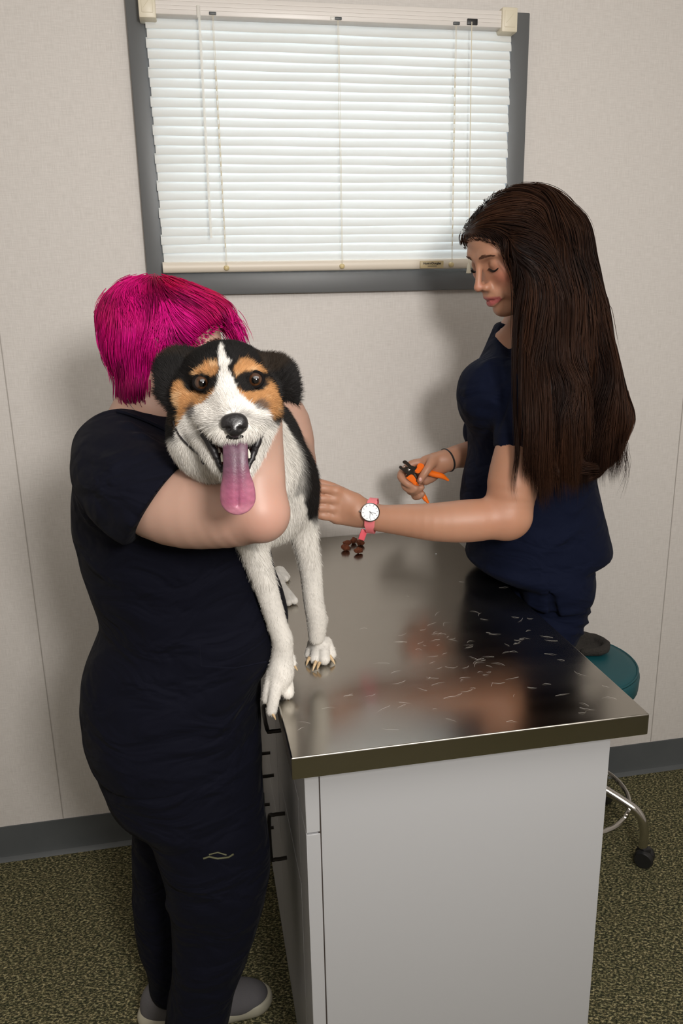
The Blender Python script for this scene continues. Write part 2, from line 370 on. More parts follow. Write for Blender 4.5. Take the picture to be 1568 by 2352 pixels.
MB().tube([(0.541, -0.066, 2.212), (0.543, -0.067, 1.95), (0.547, -0.066, 1.645)], 0.0011, 6).build('pull_cord', M['cord'], bl)
MB().lathe([(0, 0.018), (0.0022, 0.018), (0.0065, -0.006), (0.0068, -0.008), (0, -0.009)], (0.547, -0.066, 1.636), (0, 0, 1), 12).build('tassel', M['cream'], bl)
MB().box((0.193, -0.0645, 2.205), (0.213, -0.0615, 2.212), 0.0008).build('valance_clip', M['clear'], bl)
stk = MB().box((0.418, -0.0605, 1.6425), (0.480, -0.0533, 1.6600), 0.0003).build('sticker', pm('gold_label', (0.50, 0.40, 0.22), 0.4), bl)
tx = bpy.data.curves.new('txt', 'FONT'); tx.body = 'HunterDouglas'; tx.size = 0.0078; tx.extrude = 0.0002; tx.align_x = 'CENTER'; tx.offset = 0.0002
to = bpy.data.objects.new('txt', tx); COL.objects.link(to); bpy.context.view_layer.update()
me = bpy.data.meshes.new_from_object(to.evaluated_get(bpy.context.evaluated_depsgraph_get())); bpy.data.objects.remove(to)
me.transform(Matrix.Translation((0.449, -0.0609, 1.6517)) @ Matrix.Rotation(math.pi/2, 4, 'X'))
link('lettering', me, M['black'], stk, world=False).matrix_basis = Matrix.Translation(-(Vector(bl.location)))
MB().box((0.437, -0.0609, 1.6465), (0.462, -0.0600, 1.6480)).build('small_print', M['lam_edge'], stk)

# ------------------------------------------------------------------ exam table: steel worktop on a laminate cabinet
TX0, TX1, TD, TH = -0.0798, 0.5096, 1.0915, 0.914
wt = root('steel_worktop', (0.215, -0.55, TH-0.038), 'brushed stainless steel exam table top with folded front lip', 'worktop')
mb = MB(); mb.box((TX0, -TD, TH-0.038), (TX1, -0.002, TH), 0.0022, 3); mb.build('top', M['steel'], wt, ang=12)
cb = root('cabinet', (0.21, -0.52, 0), 'white laminate cabinet with black handles under the steel top', 'cabinet')
KX0, KX1, KY = -0.030, 0.4733, 1.0419; KT = TH-0.040
MB().box((KX0, -KY, 0.0), (KX1, -0.03, KT), 0.0008, 1).build('body', M['lam'], cb)
def front(name, y0, y1, z0, z1):
    o = MB().box((-0.055, y0, z0), (KX0-0.002, y1, z1), 0.0008, 1).build(name, M['lam'], cb); return o
g = 0.0018
MB().box((-0.0345, -KY+0.002, 0.02), (KX0, -0.04, KT-0.002)).build('edge_band', M['lam_edge'], cb, smooth=False)
d1 = front('drawer', -KY+0.0005, -0.56, 0.7385+g, KT-0.004)
front('filler_panel', -KY+0.0005, -0.943, 0.028, 0.7385-g)
d2 = front('drawer', -0.943+2*g, -0.56, 0.557+g, 0.7385-g)
d3 = front('door', -0.943+2*g, -0.56, 0.028, 0.557-g)
d4 = front('drawer', -0.56+2*g, -0.045, 0.7385+g, KT-0.004)
d5 = front('drawer', -0.56+2*g, -0.045, 0.36+g, 0.7385-g)
d6 = front('drawer', -0.56+2*g, -0.045, 0.028, 0.36-g)
def handle(p, a, b):
    a, b = np.array(a, float), np.array(b, float); o = np.array([-0.034, 0, 0])
    MB().tube([a, a+o*0.75, a+o+(b-a)*0.07, b+o+(a-b)*0.07, b+o*0.75, b], 0.0042, 8, smooth=3).build('handle', M['bronze'], p)
handle(d1, (-0.055, -0.67, 0.772), (-0.055, -0.77, 0.772))
handle(d3, (-0.055, -0.685, 0.523), (-0.055, -0.685, 0.412))
handle(d5, (-0.055, -0.356, 0.465), (-0.055, -0.44, 0.455))
handle(d4, (-0.055, -0.25, 0.80), (-0.055, -0.35, 0.80)); handle(d6, (-0.055, -0.25, 0.24), (-0.055, -0.35, 0.24))

# ------------------------------------------------------------------ wheeled stool
SX, SY, SZ = 0.800, -0.250, 0.578
sr = root('wheeled_stool', (SX, SY, 0), 'teal round padded stool on chrome wheeled legs by the wall', 'stool')
MB().lathe([(0, 0), (0.16, -0.001), (0.180, -0.004), (0.187, -0.010), (0.192, -0.022), (0.190, -0.060), (0.180, -0.078), (0.10, -0.080), (0, -0.080)], (SX, SY, SZ), (0, 0, 1), 48).build('seat', M['teal'], sr, ang=180)
MB().lathe([(0.1835, -0.006), (0.186, -0.0035), (0.1885, -0.006), (0.1885, -0.010), (0.1835, -0.009)], (SX, SY, SZ), (0, 0, 1), 48).build('piping', M['teal'], sr, ang=180)
MB().lathe([(0, 0.30), (0.02, 0.30), (0.021, 0.10), (0.032, 0.09), (0.034, -0.03), (0, -0.03)], (SX, SY, 0.20), (0, 0, 1), 24).build('post', M['chrome'], sr)
a0 = math.atan2(-0.16, 0.175); cr = 0.243
for k in range(5):
    a = a0+k*2*math.pi/5; d = np.array([math.cos(a), math.sin(a), 0]); c = np.array([SX, SY, 0.0])
    MB().tube([c+d*0.03+[0, 0, 0.235], c+d*0.09+[0, 0, 0.215], c+d*0.185+[0, 0, 0.180], c+d*0.222+[0, 0, 0.160], c+d*(cr-0.002)+[0, 0, 0.12], c+d*cr+[0, 0, 0.055]], 0.0125, 12, smooth=4).build('leg', M['chrome'], sr)
    q = d*1.0; p = c+d*(cr+0.006); t = np.array([-d[1], d[0], 0])
    mb = MB(); mb.lathe([(0, 0.011), (0.023, 0.011), (0.0265, 0.006), (0.0265, -0.006), (0.023, -0.011), (0, -0.011)], p+t*0.010+[0, 0, 0.0265], t, 20)
    mb.lathe([(0, 0.011), (0.023, 0.011), (0.0265, 0.006), (0.0265, -0.006), (0.023, -0.011), (0, -0.011)], p-t*0.013+[0, 0, 0.0265], t, 20)
    mb.box(p+[-0.013, -0.013, 0.025], p+[0.013, 0.013, 0.058], 0.006); mb.build('caster', M['black'], sr)
pts = [np.array([SX+0.195*math.cos(a0+i*math.pi/20), SY+0.195*math.sin(a0+i*math.pi/20), 0.150]) for i in range(41)]
MB().tube(pts, 0.0065, 8).build('foot_ring', M['chrome'], sr)
# ------------------------------------------------------------------ sculpting kit: smooth unions of solids, meshed with surface nets
def unit(v): v = np.asarray(v, float); return v/(np.linalg.norm(v)+1e-12)
class Clay:
    def __init__(s, lo, hi, h):
        s.lo = np.array(lo, float); s.h = h; s.n = np.ceil((np.array(hi)-s.lo)/h).astype(int)+1
        s.ax = [s.lo[i]+h*np.arange(s.n[i]) for i in range(3)]
        s.D = np.full(s.n, 0.06, np.float32)
    def _sub(s, lo, hi, pad):
        a = np.clip(np.floor((np.array(lo)-pad-s.lo)/s.h).astype(int), 0, s.n-1); b = np.clip(np.ceil((np.array(hi)+pad-s.lo)/s.h).astype(int)+1, 1, s.n)
        if np.any(b <= a): return None
        sl = tuple(slice(a[i], b[i]) for i in range(3))
        X = s.ax[0][sl[0]][:, None, None]; Y = s.ax[1][sl[1]][None, :, None]; Z = s.ax[2][sl[2]][None, None, :]
        return sl, X, Y, Z
    def _put(s, sl, d, k, op):
        D = s.D[sl]; d = d.astype(np.float32)
        if op == 'add':
            if k > 0: hh = np.maximum(k-np.abs(D-d), 0)/k; s.D[sl] = np.minimum(D, d)-hh*hh*k*0.25
            else: s.D[sl] = np.minimum(D, d)
        else:
            d = -d
            if k > 0: hh = np.maximum(k-np.abs(D-d), 0)/k; s.D[sl] = np.maximum(D, d)+hh*hh*k*0.25
            else: s.D[sl] = np.maximum(D, d)
    def ell(s, c, r, R=None, k=0.01, op='add'):
        c = np.array(c, float); r = np.array(r if hasattr(r, '__len__') else (r, r, r), float); m_ = r.max()
        q = s._sub(c-m_, c+m_, k+2*s.h)
        if q is None: return
        sl, X, Y, Z = q; P = [X-c[0], Y-c[1], Z-c[2]]
        if R is not None: R = np.array(R, float); P = [P[0]*R[0, i]+P[1]*R[1, i]+P[2]*R[2, i] for i in range(3)]   # columns of R are the axes
        k0 = np.sqrt((P[0]/r[0])**2+(P[1]/r[1])**2+(P[2]/r[2])**2); k1 = np.sqrt((P[0]/r[0]**2)**2+(P[1]/r[1]**2)**2+(P[2]/r[2]**2)**2)+1e-9
        s._put(sl, k0*(k0-1)/k1, k, op)
    def cone(s, a, b, ra, rb, k=0.01, flat=None, op='add'):
        a = np.array(a, float); b = np.array(b, float); rm = max(ra, rb)
        q = s._sub(np.minimum(a, b)-rm, np.maximum(a, b)+rm, max(k, getattr(s, 'pad', 0))+2*s.h)
        if q is None: return
        sl, X, Y, Z = q; ab = b-a; L2 = ab@ab+1e-12
        t = np.clip(((X-a[0])*ab[0]+(Y-a[1])*ab[1]+(Z-a[2])*ab[2])/L2, 0, 1)
        dx = X-(a[0]+t*ab[0]); dy = Y-(a[1]+t*ab[1]); dz = Z-(a[2]+t*ab[2])
        d2 = dx*dx+dy*dy+dz*dz; rr = ra+(rb-ra)*t
        if flat is not None:   # flat = (direction, factor <1 makes it thinner along direction)
            v, f_ = unit(flat[0]), flat[1]; c_ = dx*v[0]+dy*v[1]+dz*v[2]
            d2 = d2+c_*c_*(1/f_**2-1); n_ = np.sqrt(d2)
            d = (n_-rr)*(f_+(1-f_)*0.35 if f_ < 1 else 1)
        else: d = np.sqrt(d2)-rr
        s._put(sl, d, k, op)
    def chain(s, pts, rad, k=0.01, n=4, flat=None, op='add'):
        P, R = spline(pts, rad, n) if n > 1 and len(pts) > 2 else ([np.array(p, float) for p in pts], list(rad)); P = np.array(P); rm = max(R)
        q = s._sub(P.min(0)-rm, P.max(0)+rm, k+2*s.h)
        if q is None: return
        sl = q[0]; t = Clay.__new__(Clay); t.h = s.h; t.lo = s.lo+s.h*np.array([x.start for x in sl]); t.n = np.array([x.stop-x.start for x in sl]); t.ax = [s.ax[i][sl[i]] for i in range(3)]
        t.D = np.full(t.n, 0.06, np.float32); t.pad = k
        for i in range(len(P)-1): t.cone(P[i], P[i+1], R[i], R[i+1], 0.0, flat)
        s._put(sl, t.D, k, op)
    def stack(s, rows, k=0.01, e=2.0, op='add', cap=0.01, slant=None):
        """rows: (z, cx, cy, rx, ry) sorted by z: a body of elliptical slices. slant(X,Y)->dz shifts z"""
        r = np.array(sorted(rows), float); zs = r[:, 0]
        lo = [(r[:, 1]-r[:, 3]).min(), (r[:, 2]-r[:, 4]).min(), zs[0]-0.05]; hi = [(r[:, 1]+r[:, 3]).max(), (r[:, 2]+r[:, 4]).max(), zs[-1]+0.05]
        q = s._sub(lo, hi, k+2*s.h)
        if q is None: return
        sl, X, Y, Z = q; z = Z.ravel()
        f = [monot(zs, r[:, i], z)[None, None, :] for i in (1, 2, 3, 4)]
        dx = np.abs(X-f[0]); dy = np.abs(Y-f[1]); rx, ry = f[2], f[3]
        if e == 2.0:
            k0 = np.sqrt((dx/rx)**2+(dy/ry)**2); k1 = np.sqrt((dx/rx**2)**2+(dy/ry**2)**2)+1e-9; d = k0*(k0-1)/k1
            d = np.maximum(d, -np.minimum(rx, ry))
        else:
            n_ = ((dx/rx)**e+(dy/ry)**e)**(1/e); d = (n_-1)*np.minimum(rx, ry)
        Zs = Z+0*X+0*Y
        if slant is not None: Zs = Zs+slant(X, Y)
        dz = np.maximum(zs[0]-Zs, Zs-zs[-1])
        hh = np.maximum(cap-np.abs(d-dz), 0)/cap; d = np.maximum(d, dz)+hh*hh*cap*0.25
        s._put(sl, d, k, op)
    def value(s, P):
        g_ = (P-s.lo)/s.h; i = np.clip(np.floor(g_).astype(int), 0, s.n-2); f = np.clip(g_-i, 0, 1); D = s.D
        out = 0
        for a in (0, 1):
            for b in (0, 1):
                for c in (0, 1):
                    out = out+D[i[:, 0]+a, i[:, 1]+b, i[:, 2]+c]*np.where(a, f[:, 0], 1-f[:, 0])*np.where(b, f[:, 1], 1-f[:, 1])*np.where(c, f[:, 2], 1-f[:, 2])
        return out
    def normal(s, P, e=None):
        e = e or s.h; g_ = np.stack([s.value(P+np.eye(3)[i]*e)-s.value(P-np.eye(3)[i]*e) for i in range(3)], 1)
        return g_/(np.linalg.norm(g_, axis=1)[:, None]+1e-9)
    def snap(s, P, off=0.0, it=2):
        for _ in range(it): P = P-s.normal(P)*(s.value(P)-off)[:, None]
        return P
    def mesh(s, smooth=1):
        D = s.D; ins = D < 0; c = np.zeros(np.array(D.shape)-1, np.int8)
        for a in (0, 1):
            for b in (0, 1):
                for d in (0, 1): c += ins[a:D.shape[0]-1+a, b:D.shape[1]-1+b, d:D.shape[2]-1+d]
        act = (c > 0) & (c < 8); I = np.argwhere(act); idx = np.full(act.shape, -1, np.int32); idx[act] = np.arange(len(I))
        acc = np.zeros((len(I), 3)); cnt = np.zeros(len(I))
        cor = [(a, b, d) for a in (0, 1) for b in (0, 1) for d in (0, 1)]
        vals = {q: D[I[:, 0]+q[0], I[:, 1]+q[1], I[:, 2]+q[2]] for q in cor}
        for q in cor:
            for ax in range(3):
                if q[ax] == 0:
                    q2 = list(q); q2[ax] = 1; q2 = tuple(q2); v0, v1 = vals[q], vals[q2]; m_ = (v0 < 0) != (v1 < 0)
                    t = np.where(m_, v0/(v0-v1+1e-20), 0); p = np.tile(np.array(q, float), (len(I), 1)); p[:, ax] += t
                    acc[m_] += p[m_]; cnt[m_] += 1
        V = s.lo+s.h*(I+acc/cnt[:, None]); F = []
        for ax in range(3):
            b, d = [(1, 2), (2, 0), (0, 1)][ax]
            sl0 = [slice(None)]*3; sl1 = [slice(None)]*3; sl0[ax] = slice(0, -1); sl1[ax] = slice(1, None)
            A, B = ins[tuple(sl0)], ins[tuple(sl1)]
            for flip in (0, 1):
                E_ = np.argwhere(A & ~B if flip == 0 else ~A & B)
                ok = (E_[:, b] > 0) & (E_[:, d] > 0) & (E_[:, b] < D.shape[b]-1) & (E_[:, d] < D.shape[d]-1); E_ = E_[ok]
                def g(db, dd):
                    q = E_.copy(); q[:, b] += db; q[:, d] += dd; return idx[q[:, 0], q[:, 1], q[:, 2]]
                f = np.stack([g(-1, -1), g(0, -1), g(0, 0), g(-1, 0)], 1); F.append(f if flip == 0 else f[:, ::-1])
        F = np.concatenate(F)
        for _ in range(smooth): V = relax(V, F, 0.5)
        return V, F
def relax(V, F, a=0.5):
    acc = np.zeros_like(V); cnt = np.zeros(len(V))
    for i in range(4):
        p, q = F[:, i], F[:, (i+1) % 4]
        for k in range(3): acc[:, k] += np.bincount(p, V[q, k], len(V))+np.bincount(q, V[p, k], len(V))
        cnt += np.bincount(p, minlength=len(V))+np.bincount(q, minlength=len(V))
    return V*(1-a)+a*acc/np.maximum(cnt, 1)[:, None]
def monot(xs, ys, x):
    """smooth (pchip) interpolation"""
    h = np.diff(xs); d = np.diff(ys)/h; m_ = np.zeros(len(xs)); m_[1:-1] = np.where(d[:-1]*d[1:] > 0, 2*d[:-1]*d[1:]/(d[:-1]+d[1:]+1e-20), 0)
    m_[0], m_[-1] = d[0], d[-1]; x = np.clip(x, xs[0], xs[-1]); i = np.clip(np.searchsorted(xs, x)-1, 0, len(h)-1); t = (x-xs[i])/h[i]
    return (2*t**3-3*t**2+1)*ys[i]+(t**3-2*t**2+t)*h[i]*m_[i]+(-2*t**3+3*t**2)*ys[i+1]+(t**3-t**2)*h[i]*m_[i+1]
def rows_px(tab):
    """(y, xl, xr, Yc, ry): silhouette columns in the photo turned into real slices at distance Yc from the wall"""
    out = []
    for y, xl, xr, Yc, ry in tab:
        a, b = PY(xl, y, Yc), PY(xr, y, Yc); c = (a+b)/2; v = c-CAM; th = math.atan2(v[0], v[1])
        wdt = (b[0]-a[0])/2*math.cos(th); rx = math.sqrt(max(wdt**2-(ry*math.sin(th))**2, 0.0004))/math.cos(th)
        out.append((c[2], c[0], Yc, rx, ry))
    return out
_N = rng.normal(size=(64, 3)); _PH = rng.uniform(0, 6.28, 64)
def wav(P, scale, n=8, seed=0):
    out = np.zeros(len(P))
    for i in range(n): j = (i+seed*7) % 64; out += np.sin(P@(unit(_N[j])*scale*(0.7+0.09*i))+_PH[j])
    return out/n**0.5
def vnormals(V, F):
    a = V[F[:, 2]]-V[F[:, 0]]; b = V[F[:, 3]]-V[F[:, 1]]; n = np.cross(a, b); N = np.zeros_like(V)
    for i in range(4):
        for k in range(3): N[:, k] += np.bincount(F[:, i], n[:, k], len(V))
    return N/(np.linalg.norm(N, axis=1)[:, None]+1e-12)
def seg_dist(P, pts):
    """distance of points to a polyline and the parameter along it"""
    best = np.full(len(P), 9.0); tt = np.zeros(len(P)); pts = [np.array(p, float) for p in pts]; n = len(pts)-1
    for i in range(n):
        ab = pts[i+1]-pts[i]; t = np.clip(((P-pts[i])@ab)/(ab@ab), 0, 1); d = np.linalg.norm(P-(pts[i]+t[:, None]*ab), axis=1); m_ = d < best; best[m_] = d[m_]; tt[m_] = (i+t[m_])/n
    return best, tt
def folds(V, N, lines, amp=1.0):
    """press creases (polyline, half width, height) into cloth"""
    o = np.zeros(len(V))
    for pts, wd, hgt in lines:
        d, t = seg_dist(V, pts); o += hgt*np.exp(-(d/wd)**2)*np.sin(np.pi*np.clip(t*0.9+0.05, 0, 1))**0.5
    return V+N*(o*amp)[:, None]
def strands(P0, D0, fn, steps, seg, width, taper=0.15, colr=None, tri=3):
    """grow strands: fn(P, D, i) -> next direction; returns V, F, C"""
    n = len(P0); P = P0.copy(); D = D0.copy(); pts = [P.copy()]
    for i in range(steps):
        D = fn(P, D, i); P = P+D*(seg[:, None] if hasattr(seg, '__len__') else seg); P = fn.fix(P, i) if hasattr(fn, 'fix') else P; pts.append(P.copy())
    return ribbons(np.stack(pts, 1), width, taper, colr, tri)
def ribbons(pts, width, taper, colr, tri=3):
    n, m_, _ = pts.shape; T = np.gradient(pts, axis=1); T /= np.linalg.norm(T, axis=2)[..., None]+1e-12
    a = np.cross(T, rng.normal(size=(n, 1, 3))); a /= np.linalg.norm(a, axis=2)[..., None]+1e-12; b = np.cross(T, a)
    t = np.linspace(0, 1, m_)[None, :]; w_ = (np.asarray(width).reshape(-1, 1))*np.clip(np.minimum(1, (1-t)*2.2+taper*0.3), taper*0.3, 1)
    V = np.stack([pts+(a*math.cos(2*math.pi*k/tri)+b*math.sin(2*math.pi*k/tri))*w_[..., None] for k in range(tri)], 2)
    idx = np.arange(n*m_*tri).reshape(n, m_, tri); F = []
    for k in range(tri):
        j = (k+1) % tri; F.append(np.stack([idx[:, :-1, k], idx[:, :-1, j], idx[:, 1:, j], idx[:, 1:, k]], -1).reshape(-1, 4))
    C = np.repeat(np.repeat(colr[:, None, None, :], m_, 1), tri, 2).reshape(-1, 3) if colr is not None else None
    return V.reshape(-1, 3), np.concatenate(F), C
def sstep(a, b, x): t = np.clip((x-a)/(b-a), 0, 1); return t*t*(3-2*t)
def mixc(c, col, f): return c*(1-f[:, None])+np.array(col)*f[:, None]
# ------------------------------------------------------------------ people: shared sculpting of heads and hands
def frame(F, L):
    F = unit(F); L = unit(np.array(L)-F*(np.array(L)@F)); U = np.cross(F, L); U = U if U[2] > 0 else -U
    return np.stack([F, L, U], 1)          # columns: forward, side, up
def sculpt_head(c, O, R, S_=1.0):
    """adult head in local millimetres: f forward, l side, u up"""
    def p(f, l, u): return O+R@(np.array([f, l, u])*S_/1000)
    def e(f, l, u, a, b, d, k=12, op='add'): c.ell(p(f, l, u), (a*S_/1000, b*S_/1000, d*S_/1000), R, k*S_/1000, op)
    e(-14, 0, 28, 90, 74, 65, 0); e(34, 0, 30, 49, 60, 41, 15)
    e(30, 0, -38, 54, 55, 66, 20)
    for s in (-1, 1):
        e(50, s*36, -24, 30, 25, 26, 14); e(44, s*34, -62, 26, 22, 26, 14)
        c.chain([p(2, s*54, -50), p(25, s*44, -84), p(58, s*16, -99)], [.018, .017, .015], .018)
        c.chain([p(80, s*10, 13), p(74, s*32, 17), p(56, s*52, 8)], [.010, .010, .008], .012)
    e(64, 0, -97, 21, 22, 18, 14)
    for s in (-1, 1): e(88, s*31, -4, 13, 16, 10, 9, 'sub')
    for s in (-1, 1): e(67, s*31, -5, 13.5, 15, 12.5, 3)
    c.chain([p(84, 0, 6), p(92, 0, -14), p(102, 0, -34)], [.0075, .0065, .0072], .008)
    e(103, 0, -38, 8.5, 8.5, 8, 5)
    for s in (-1, 1):
        e(92, s*12, -42, 10, 7, 7.5, 5); e(101, s*6.5, -48, 4, 3, 3, 2, 'sub')
    e(80, 0, -60, 12, 24, 16, 12)
    c.chain([p(75, -23, -68), p(89, -9, -63), p(90.5, 0, -64.5), p(89, 9, -63), p(75, 23, -68)], [.003, .0062, .0058, .0062, .003], .004)
    c.chain([p(75, -22, -71), p(86, -8, -77), p(87, 0, -78), p(86, 8, -77), p(75, 22, -71)], [.003, .0072, .0078, .0072, .003], .004)
    c.chain([p(77, -23, -69.5), p(92, 0, -70.8), p(77, 23, -69.5)], [.0012, .0018, .0012], .002, op='sub')
    for s in (-1, 1):
        c.chain([p(-6, s*74, 18), p(-16, s*80, 8), p(-14, s*79, -14), p(-2, s*73, -26)], [.006, .006, .005, .006], .005)
        e(-6, s*72, -4, 12, 4, 22, 5)
def paint_head(V, C, O, R, blush=0.5, lip=(0.42, 0.10, 0.10), S_=1.0):
    q = (V-O)@R*1000/S_; f, l, u = q[:, 0], q[:, 1], q[:, 2]
    g = lambda a, b, d, ra, rb, rd: np.exp(-((f-a)/ra)**2-((np.abs(l)-b)/rb)**2-((u-d)/rd)**2)
    C = mixc(C, (0.48, 0.12, 0.085), blush*np.clip(g(62, 42, -30, 34, 20, 22), 0, 1)); C = mixc(C, (0.50, 0.16, 0.11), blush*0.8*g(104, 0, -38, 14, 14, 12))
    lp = np.clip(1.25-np.abs((u+71)/(11.0-0.012*l*l))**4, 0, 1)*(f > 70)*(np.abs(l) < 24)*(f > 84-0.014*l*l-3)
    return mixc(C, lip, 0.85*lp)
def sculpt_hand(c, W, d, n, side, curl=(25, 30, 25), scale=1.0, spread=4, thumb=(45, 20), k=.006):
    d, n = unit(d), unit(n); t = unit(np.cross(n, d))*side; s = scale     # n: direction the palm faces, t: towards the thumb
    rr = lambda v, ax, a: v*math.cos(a)+np.cross(ax, v)*math.sin(a)+ax*(ax@v)*(1-math.cos(a))
    K = W+d*0.088*s
    for o in (-.022, -.008, .008, .022): c.cone(W+t*o*0.7*s, K+t*o*1.25*s, .0165*s, .0125*s, .008, (n, 0.8))
    L = [(.030, .024, .018), (.042, .028, .021), (.045, .029, .022), (.041, .026, .021)]; off = [-.031, -.0105, .0105, .030]
    for i in range(4):
        a = K+t*off[i]*s-d*(0.006 if i in (0,) else 0)*s; dd = rr(d, n, math.radians(-side*spread*(i-1.5))) if True else d
        r0 = (.0075, .0085, .0088, .0085)[i]*s
        for j in range(3):
            ax = unit(np.cross(dd, n)); dd = rr(dd, ax, math.radians(curl[j])); b = a+dd*L[i][j]*s; c.cone(a, b, r0, r0*0.92, k if j == 0 else .002); a = b; r0 *= 0.92
    a = W+t*.022*s+d*.018*s; dd = unit(d*math.cos(math.radians(thumb[0]))+t*math.sin(math.radians(thumb[0]))+n*0.25)
    for j, (l_, r0) in enumerate(((.040, .0145), (.031, .0105), (.026, .0095))):
        b = a+dd*l_*s; c.cone(a, b, r0*s, r0*0.85*s, .008 if j == 0 else .002); a = b; ax = unit(np.cross(dd, n-t*0.6)); dd = rr(dd, ax, math.radians(thumb[1]))
SKIN = (0.60, 0.345, 0.255)
def skin_cols(V, base=SKIN):
    C = np.tile(np.array(base), (len(V), 1)); n = wav(V, 60, 6, 1)*0.5+wav(V, 200, 6, 2)*0.3
    C *= (1+0.03*n)[:, None]; return C

# ------------------------------------------------------------------ person with pink hair
pk = root('person', (-0.26, -0.76, 0), 'person with short pink hair hugging the dog, in very dark navy scrubs', 'person')
# shirt
cl = Clay((-0.50, -1.14, 0.74), (0.04, -0.50, 1.52), 0.0055)
rows = rows_px([(912, 284, 388, -.77, .060), (932, 264, 420, -.77, .100), (965, 236, 460, -.77, .150), (1000, 208, 500, -.77, .178), (1040, 180, 530, -.77, .188),
                (1100, 168, 560, -.77, .19), (1200, 170, 605, -.77, .188), (1300, 196, 626, -.77, .182), (1410, 228, 660, -.77, .178), (1470, 206, 650, -.77, .183), (1512, 191, 622, -.77, .188),
                (1545, 186, 604, -.77, .19), (1590, 183, 602, -.77, .192), (1650, 190, 600, -.77, .192), (1700, 204, 600, -.77, .19)])
cl.stack(rows, 0.0, e=2.25, cap=0.012)
sh = PD(262, 1105, 1.175); el = PD(600, 1180, 1.055)
sl = Clay((-0.50, -1.14, 0.74), (0.04, -0.50, 1.52), 0.0055)
sl.chain([PD(275, 1050, 1.24), PD(285, 1095, 1.18), PD(345, 1140, 1.14), PD(470, 1180, 1.11)], [.074, .076, .076, .0725], .02)
nrm = unit(0.785*RGT-0.62*UPV+0.05*FWD); p0 = PD(350, 1158, 1.09)
Xg, Yg, Zg = np.meshgrid(*sl.ax, indexing='ij'); hs = ((Xg-p0[0])*nrm[0]+(Yg-p0[1])*nrm[1]+(Zg-p0[2])*nrm[2]).astype(np.float32)
sl.D = np.maximum(sl.D, hs)
hh = np.maximum(0.03-np.abs(cl.D-sl.D), 0)/0.03; cl.D = np.minimum(cl.D, sl.D)-hh*hh*0.03*0.25
# neck opening and side vent
cl.ell(PD(362, 915, 1.30), (.068, .07, .045), k=.006, op='sub')
vent = [PD(383, 1648, 1.215), PD(372, 1700, 1.20), PD(352, 1790, 1.19)]
cl.cone(PD(384, 1655, 1.19), PD(366, 1790, 1.17), .0015, .014, .002, op='sub')
V, F = cl.mesh(2); N = vnormals(V, F)
P_ = lambda *a: PD(*a)
V = folds(V, N, [([P_(235, 1420, 1.2), P_(330, 1440, 1.15), P_(480, 1500, 1.15), P_(600, 1540, 1.2)], .014, .010), ([P_(240, 1440, 1.2), P_(300, 1530, 1.15), P_(430, 1600, 1.14), P_(560, 1640, 1.18)], .013, .009),
    ([P_(228, 1395, 1.2), P_(380, 1385, 1.14), P_(520, 1420, 1.14)], .012, .007), ([P_(300, 1265, 1.1), P_(300, 1340, 1.13), P_(330, 1400, 1.15)], .016, -.008),
    ([P_(180, 1120, 1.25), P_(215, 1230, 1.2), P_(265, 1330, 1.16)], .013, .008), ([P_(370, 960, 1.16), P_(300, 975, 1.16), P_(240, 1010, 1.2)], .010, .007), ([P_(400, 1000, 1.13), P_(340, 995, 1.13), P_(262, 1040, 1.16)], .009, .006),
    ([P_(275, 1060, 1.12), P_(262, 1130, 1.12), P_(270, 1220, 1.12)], .012, .006), ([P_(215, 1060, 1.2), P_(205, 1150, 1.19), P_(232, 1240, 1.18)], .013, -.006),
    ([P_(560, 1290, 1.2), P_(600, 1340, 1.2), P_(640, 1420, 1.2)], .012, .006), ([P_(630, 1280, 1.22), P_(618, 1320, 1.2), P_(640, 1380, 1.2)], .009, -.006), ([P_(650, 1400, 1.2), P_(600, 1440, 1.18), P_(520, 1460, 1.16)], .010, .008),
    ([P_(300, 1640, 1.18), P_(380, 1600, 1.14), P_(520, 1560, 1.16)], .014, .006), ([P_(200, 1500, 1.25), P_(260, 1560, 1.2), P_(300, 1660, 1.18)], .016, .006)], 1.0)
V = V+N*(wav(V, 26, 8, 3)*0.0016+wav(V*[1, 1, 2.2], 48, 8, 5)*0.0008)[:, None]
me = fast_mesh('scrub_top', V, F); shirt = link('scrub_top', me, M['navy'], pk)
# hem stitching, breast pocket edge and collar binding on the shirt
def on_clay(c_, px, D_, off=0.001): return c_.snap(np.array([PD(x, y, D_) for x, y in px]), off, 6)
q = on_clay(cl, [(268, 925), (300, 948), (345, 962), (392, 968)], 1.2, .002)
MB().tube(list(q), .0035, 6, smooth=4).build('neck_binding', M['navy'], shirt)
q = on_clay(cl, [(458, 1480), (462, 1530), (540, 1535), (612, 1520)], 1.13, .0006); MB().tube(list(q), .0013, 5).build('pocket_edge', M['navy'], shirt)
# trousers
cp = Clay((-0.50, -1.04, 0.0), (0.02, -0.50, 0.90), 0.0065)
rows = rows_px([(1500, 205, 596, -.77, .172), (1600, 197, 590, -.77, .178), (1700, 214, 592, -.77, .178), (1790, 246, 592, -.77, .168)]); zt_ = rows[0][0]
cp.stack(rows, 0.0, e=2.2)
def legstack(tab, k): cp.stack(rows_px(tab), k, e=2.1, cap=0.02)
legstack([(1690, 235, 592, -.85, .092), (1760, 262, 600, -.855, .098), (1850, 306, 605, -.86, .098), (1920, 350, 612, -.86, .095), (2010, 375, 616, -.86, .092), (2090, 385, 606, -.86, .088), (2190, 392, 572, -.86, .082), (2270, 388, 540, -.86, .078), (2400, 372, 522, -.86, .075), (2560, 380, 528, -.86, .070)], .03)
legstack([(1680, 215, 520, -.66, .095), (1760, 250, 520, -.655, .095), (1850, 297, 500, -.65, .09), (1960, 301, 480, -.65, .082), (2080, 301, 460, -.65, .075), (2170, 317, 450, -.65, .068), (2215, 335, 445, -.65, .066), (2272, 342, 448, -.65, .064)], .03)
